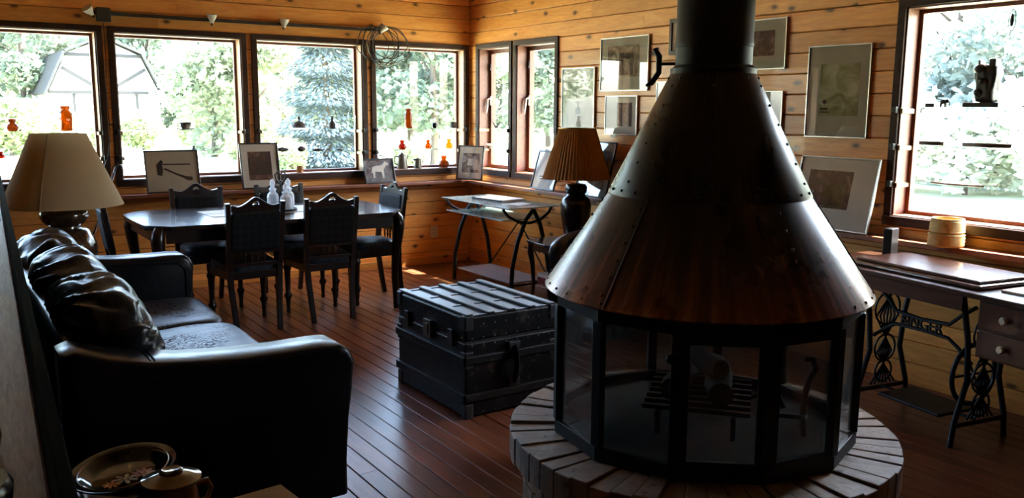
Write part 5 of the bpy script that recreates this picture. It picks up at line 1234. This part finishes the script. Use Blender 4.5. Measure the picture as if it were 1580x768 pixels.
# ------------------------------------------------------------------ track lights, cable, outlet
tr_ = thing('track_light', 'black ceiling-high light track with white bell lamps above the long windows', 'track light', (0, 0, 0))
ob('track', B().box(-3.60, -0.97, -0.050, -0.016, 2.318, 2.345), 'black_paint', tr_, bevel=0.003)
ob('track_mount', B().box(-3.55, -3.53, -0.016, 0.0, 2.32, 2.343).box(-1.9, -1.88, -0.016, 0, 2.32, 2.343).box(-1.05, -1.03, -0.016, 0, 2.32, 2.343), 'black_paint', tr_)
ob('junction_box', B().box(-3.53, -3.42, -0.085, -0.051, 2.262, 2.374), 'black_paint', tr_, bevel=0.008)
for i, (x_, tx_, ty_) in enumerate(((-3.575, -0.7, 0.35), (-2.625, 0.0, 0.15), (-1.994, 0.05, 0.15), (-1.027, 0.6, 0.2))):
    mm = Matrix.Translation((x_, -0.085, 2.335)) @ Matrix.Rotation(tx_, 4, 'Y') @ Matrix.Rotation(ty_, 4, 'X')
    h_ = ob('lamp_head', B().lathe([(0.014, -0.035), (0.018, -0.02), (0.030, 0.0), (0.046, 0.038), (0.042, 0.038), (0.0, 0.0)], 20, mm), 'white_plastic', tr_, smooth=50, label='white bell-shaped lamp')
    ob('lamp_socket', B().tube([mm @ Vector((0, 0, -0.03)), mm @ Vector((0, 0, -0.05)), (x_, -0.052, 2.325)], 0.009, 8), 'black_paint', h_, smooth=50)
cb_ = B()
for i in range(7):
    rx, rz = random.uniform(0.11, 0.22), random.uniform(0.14, 0.18); cx = -1.00+random.uniform(-0.10, 0.07); cz = 2.345-rz+random.uniform(0, 0.02)
    ph = random.uniform(0, 6); pts = []
    for k in range(36):
        a = 2*PI*k/36; pts.append((cx+rx*math.sin(a)*(1+0.08*math.sin(3*a+ph)), -0.060-0.008*i-0.006*math.sin(2*a+ph), cz+rz*math.cos(a)*(1+0.05*math.sin(2*a+ph))))
    cb_.tube(pts, 0.005, 6, closed=True)
tag(ob('cable_coil', cb_, 'rubber_cord', None, smooth=60), 'coil of thin black cable hanging from the end of the light track', 'cable')
tag(ob('power_cord', B().tube([(-3.475, -0.03, 2.26), (-3.47, -0.028, 2.0), (-3.485, -0.03, 1.7), (-3.475, -0.032, 1.4), (-3.50, -0.04, 1.2), (-3.56, -0.055, 1.05), (-3.60, -0.06, 0.95)], 0.0035, 6), 'rubber_cord', None, smooth=60), 'black power cord running down the post between two windows', 'cord')
oc = thing('wall_outlet', 'tan power outlet plate on the pine wall below the corner window', 'outlet', (-0.437, -0.0006, 0.27))
ob('plate', B().box(-0.043, 0.043, -0.007, 0, 0, 0.128), 'outlet_plastic', oc, bevel=0.003)
for z_ in (0.018, 0.070):
    ob('socket', B().box(-0.020, 0.020, -0.0095, -0.007, z_, z_+0.040), 'white_plastic', oc, bevel=0.002)

wc = thing('walking_cane', 'thin dark walking cane leaning on the ledge behind the cream lamp', 'cane', (0, 0, 0))
A_, B_ = Vector((-3.98, -0.70, 0.004)), Vector((-3.47, -0.062, 1.05))
ob('shaft', B().tube([A_, A_.lerp(B_, 0.5), B_], [0.007, 0.009, 0.010], 8), 'dark_wood', wc, smooth=60)
ob('crook', B().tube([B_, B_+Vector((0.012, 0.0, 0.04)), B_+Vector((0.03, -0.01, 0.065)), B_+Vector((0.055, -0.015, 0.06)), B_+Vector((0.062, -0.015, 0.03))], 0.010, 8), 'grey_steel', wc, smooth=60)

# ------------------------------------------------------------------ outside: lawn, barn, trees
GZ = -0.6
lawn = ob('lawn', B().box(-60, 90, 0.95, 130, GZ-0.2, GZ).box(0.95, 90, -60, 0.95, GZ-0.2, GZ), 'lawn'); struct(lawn)
bn = thing('barn', 'white gambrel-roofed barn seen through the two leftmost windows', 'barn', (3.8, 45.0, GZ))
gb = [(-2.85, 0), (2.85, 0), (2.85, 2.95), (1.93, 4.95), (0, 5.80), (-1.70, 4.95), (-2.85, 2.95)]
gb = [(-2.8, 0), (2.8, 0), (2.8, 2.9), (1.85, 4.95), (0, 5.75), (-1.85, 4.95), (-2.8, 2.9)]
ob('barn_wall', B().poly(gb, 0.2, Matrix(((1, 0, 0, 0), (0, 0, 1, 0), (0, 1, 0, 0), (0, 0, 0, 1)))).box(-2.8, -2.65, 0.2, 8, 0, 2.9).box(2.65, 2.8, 0.2, 8, 0, 2.9).box(-2.8, 2.8, 7.9, 8.0, 0, 2.9), 'barn_white', bn)
for (p, q) in (((-2.95, 2.75), (-1.90, 5.02)), ((-1.90, 5.02), (0, 5.86)), ((0, 5.86), (1.90, 5.02)), ((1.90, 5.02), (2.95, 2.75))):
    d = Vector((q[0]-p[0], 0, q[1]-p[1])); L = d.length; an = math.atan2(d.z, d.x)
    mm = Matrix.Translation((p[0], 0, p[1])) @ Matrix.Rotation(-an, 4, 'Y')
    ob('roof_panel', B().box(0, L, -0.35, 8.3, 0.0, 0.14, mm), 'barn_roof', bn)
for (p, q, w) in (((-2.8, 2.9), (2.8, 2.9), 0.18), ((-1.9, 4.9), (1.9, 4.9), 0.18), ((0.0, 2.9), (0.0, 4.9), 0.28), ((-2.1, 4.2), (-0.1, 2.95), 0.18), ((2.1, 4.2), (0.1, 2.95), 0.18), ((-1.6, 0), (-1.6, 2.9), 0.12), ((1.6, 0), (1.6, 2.9), 0.12), ((0, 0), (0, 2.9), 0.10)):
    ob('trim_board', B().bar((p[0], -0.05, p[1]), (q[0], -0.05, q[1]), w), 'barn_trim', bn)
for (x0, x1) in ((-1.5, -0.08), (0.08, 1.5)): ob('barn_door', B().box(x0, x1, -0.06, -0.01, 0.05, 2.8), 'barn_white', bn)

def leaf_cloud(n, shells, size, rnd):
    vs = []; fs = []
    for _ in range(n):
        (cx, cy, cz, rx, ry, rz) = rnd.choice(shells)
        while True:
            d = Vector((rnd.gauss(0, 1), rnd.gauss(0, 1), rnd.gauss(0, 1)))
            if d.length > 0.1: break
        d.normalize(); k = 0.72+0.34*rnd.random()
        c_ = Vector((cx+d.x*rx*k, cy+d.y*ry*k, cz+d.z*rz*k))
        u = Vector((rnd.gauss(0, 1), rnd.gauss(0, 1), rnd.gauss(0, 0.6))).normalized(); w = u.cross(Vector((rnd.gauss(0, 1), rnd.gauss(0, 1), rnd.gauss(0, 1)))).normalized()
        s_ = size*(0.5+rnd.random()); o_ = len(vs)
        vs += [c_-u*s_, c_-w*s_*0.55+u*s_*0.1, c_+u*s_, c_+w*s_*0.55+u*s_*0.1]; fs.append((o_, o_+1, o_+2, o_+3))
    b_ = B(); b_.v = vs; b_.f = fs; return b_
rnd = random.Random(11)
def broadleaf(name, label, mat, seed, h=8.0, spread=2.6, group='trees at the forest edge', n=5200, size=0.15):
    rr = random.Random(seed); r = thing(name, label, 'tree', (0, 0, GZ), 0, group)
    sh_ = []
    for i in range(16):
        a = rr.uniform(0, 2*PI); d = rr.uniform(0.2, 1.0)*spread*0.75; zz = rr.uniform(0.12, 0.92)*h; k = 1.0-abs(zz/h-0.45)*0.8
        s_ = rr.uniform(0.32, 0.52)*spread*k; sh_.append((d*math.cos(a)*k, d*math.sin(a)*k, zz, s_, s_, s_*0.8))
    ob('foliage', leaf_cloud(n, sh_, size, rr), mat, r, fix=False)
    tb_ = B().tube([(0, 0, 0), (0.08, 0, h*0.3), (0, 0.08, h*0.6), (0.05, 0, h*0.85)], [0.17, 0.13, 0.09, 0.04], 8)
    for i in range(7):
        a = rr.uniform(0, 2*PI); z_ = h*(0.25+0.08*i); tb_.tube([(0, 0, z_), (0.9*math.cos(a), 0.9*math.sin(a), z_+0.7), (1.7*math.cos(a), 1.7*math.sin(a), z_+1.1)], [0.06, 0.04, 0.02], 5)
    ob('trunk', tb_, 'bark', r, smooth=60)
    return r
def spruce(name, label, seed, h=9.0, rad=2.3, mat='leaf_spruce', n=15000):
    rr = random.Random(seed); r = thing(name, label, 'tree', (0, 0, GZ), 0, 'trees at the forest edge'); vs = []; fs = []
    for _ in range(n):
        t = rr.random()**0.75; z_ = h*(0.05+0.95*(1-t)) if False else h*(0.05+0.95*rr.random()**1.5)
        rmax = rad*(1-z_/h)**0.85*(0.80+0.20*math.cos(z_*7)); a = rr.uniform(0, 2*PI); q_ = rmax*(0.45+0.55*rr.random()**0.5)
        c_ = Vector((q_*math.cos(a), q_*math.sin(a), z_-0.25*q_)); u = Vector((math.cos(a), math.sin(a), -0.45+rr.uniform(-0.2, 0.2))).normalized(); w = Vector((-math.sin(a), math.cos(a), rr.uniform(-0.4, 0.4))).normalized()
        s_ = 0.10*(0.6+rr.random()); o_ = len(vs); vs += [c_-u*s_, c_-w*s_*0.4, c_+u*s_, c_+w*s_*0.4]; fs.append((o_, o_+1, o_+2, o_+3))
    b_ = B(); b_.v = vs; b_.f = fs
    ob('foliage', b_, mat, r, fix=False); ob('trunk', B().tube([(0, 0, 0), (0, 0, h*0.95)], [0.18, 0.03], 8), 'bark', r, smooth=60)
    return r
def put(o, x_, y_, s_=1.0): o.location = (x_, y_, GZ); o.rotation_euler = (0, 0, rnd.uniform(0, 6.28)); o.scale = (s_, s_, s_*rnd.uniform(0.9, 1.1)); return o
L_far = 'tall leafy tree in the forest behind the barn and lawn'
tA = put(broadleaf('leafy_tree', L_far, 'leaf_mid', 1, 10, 3.6, n=6500, size=0.19), -6, 56)
tB = broadleaf('leafy_tree', L_far, 'leaf_pale', 2, 9, 3.6, n=6500, size=0.19); put(tB, -1, 58)
for i, (x_, y_) in enumerate([(3.5, 60), (8.5, 57), (13, 55), (17.5, 52), (22, 50), (26, 47), (-3.5, 64), (6, 66), (15, 62), (0.5, 52), (11, 48), (-10.5, 55)]):
    put(copy_tree(tA if i % 2 else tB), x_, y_, rnd.uniform(0.95, 1.25))
for i, (x_, y_) in enumerate(((-15, 54), (-20, 50), (-25, 46), (-30, 40))):
    o = put(copy_tree(tA if i % 2 else tB), x_, y_, 1.2); o['label'] = 'forest tree far to the left, beyond the leftmost window'
L_mid = 'bushy pale green tree on the lawn side of the forest, seen through the middle windows'
tC = put(broadleaf('bushy_tree', L_mid, 'leaf_pale', 3, 6.5, 2.6), 7.2, 30)
for (x_, y_) in ((9.6, 33), (5.9, 31.5), (12.6, 34), (9.6, 26.5)): put(copy_tree(tC), x_, y_, rnd.uniform(0.8, 1.1))
sp = put(spruce('blue_spruce', 'blue-grey spruce standing alone on the lawn, seen through the third window', 5, 7.6, 2.4), 7.1, 21.5); sp['group'] = ''
del sp['group']
L_side = 'dark green tree close behind the corner window'
tD = put(broadleaf('side_tree', L_side, 'leaf_mid', 6, 8.0, 2.8, n=7000), 10.6, 20.0)
for (x_, y_) in ((13.4, 21.8), (12.0, 24.5), (16.8, 21.5)): put(copy_tree(tD), x_, y_, rnd.uniform(0.9, 1.1))
L_right = 'pale tree in the woodland beyond the side windows'
tE = put(broadleaf('woodland_tree', L_right, 'leaf_grey', 8, 8.5, 3.0, n=6500), 20.5, 20)
for (x_, y_) in ((22, 16), (23, 24), (25, 12.5), (24, 8.5), (23, 5), (24.5, 1.5), (26, -2), (28, 9.5), (28, 5), (21, 12.5), (27, 17), (24, -6)): put(copy_tree(tE), x_, y_, rnd.uniform(0.9, 1.15))
L_bush = 'low rounded bush growing on the lawn near the barn'
def bush(seed, lmat='leaf_bush'):
    rr = random.Random(seed); r = thing('garden_bush', L_bush, 'bush', (0, 0, GZ), 0, 'bushes on the lawn')
    ob('foliage', leaf_cloud(1800, [(rr.uniform(-0.5, 0.5), rr.uniform(-0.5, 0.5), rr.uniform(0.5, 1.2), 0.6, 0.6, 0.55) for _ in range(7)], 0.10, rr), lmat, r, fix=False)
    ob('stem', B().tube([(0, 0, 0), (0.05, 0, 0.7)], [0.05, 0.02], 6).tube([(0, 0, 0.2), (0.3, 0.2, 0.8)], [0.03, 0.015], 6).tube([(0, 0, 0.2), (-0.3, -0.1, 0.8)], [0.03, 0.015], 6), 'bark', r)
    return r
b0 = put(bush(3), 2.9, 40, 1.0)
for (x_, y_, s_) in ((4.4, 39, 1.1), (6.9, 39, 1.2), (0.0, 38, 1.6), (-1.6, 36, 1.8), (5.6, 27, 0.8), (5.2, 20, 0.7), (8.6, 18, 0.8)): put(copy_tree(b0), x_, y_, s_)

# every tree and bush is told apart by its place along its row, counted from the left as seen from the room
ORD = ['first', 'second', 'third', 'fourth', 'fifth', 'sixth', 'seventh', 'eighth', 'ninth', 'tenth', 'eleventh', 'twelfth', 'thirteenth', 'fourteenth']
def number(src, fmt):
    row = [o for o in COL.objects if o.parent is None and o.get('label') == src]
    row.sort(key=lambda o: -math.atan2(o.location.y+7.858, o.location.x+4.756))
    for i, o in enumerate(row): o['label'] = fmt % ORD[i]
number(L_far, 'tall forest tree behind the barn and lawn, %s from the left in that row')
number(L_mid, 'bushy pale green tree on the lawn, %s from the left of its kind')
number(L_side, 'dark green tree close behind the corner window, %s from the left of its kind')
number(L_right, 'grey-green woodland tree beyond the side windows, %s from the left in that row')
L_bush2 = 'pale bush below the woodland trees outside the big side window'
b1 = put(bush(5, 'leaf_white'), 18.2, 4.6, 1.5); b1['label'] = L_bush2; b1['group'] = 'bushes below the side woodland'
for (x_, y_, s_) in ((17.5, 6.5, 1.5), (19, 3.0, 1.7), (20.5, 9.0, 1.8), (21.5, 5.5, 1.7), (17.5, 1.5, 1.4), (19, 12.5, 1.7)):
    o = put(copy_tree(b1), x_, y_, s_); o['label'] = L_bush2; o['group'] = 'bushes below the side woodland'
number(L_bush2, 'pale bush under the woodland trees outside, %s from the left there')
number(L_bush, 'low rounded bush on the lawn in front of the barn, %s from the left')
number('forest tree far to the left, beyond the leftmost window', 'forest tree far off beyond the leftmost window and barn, %s of that distant row')
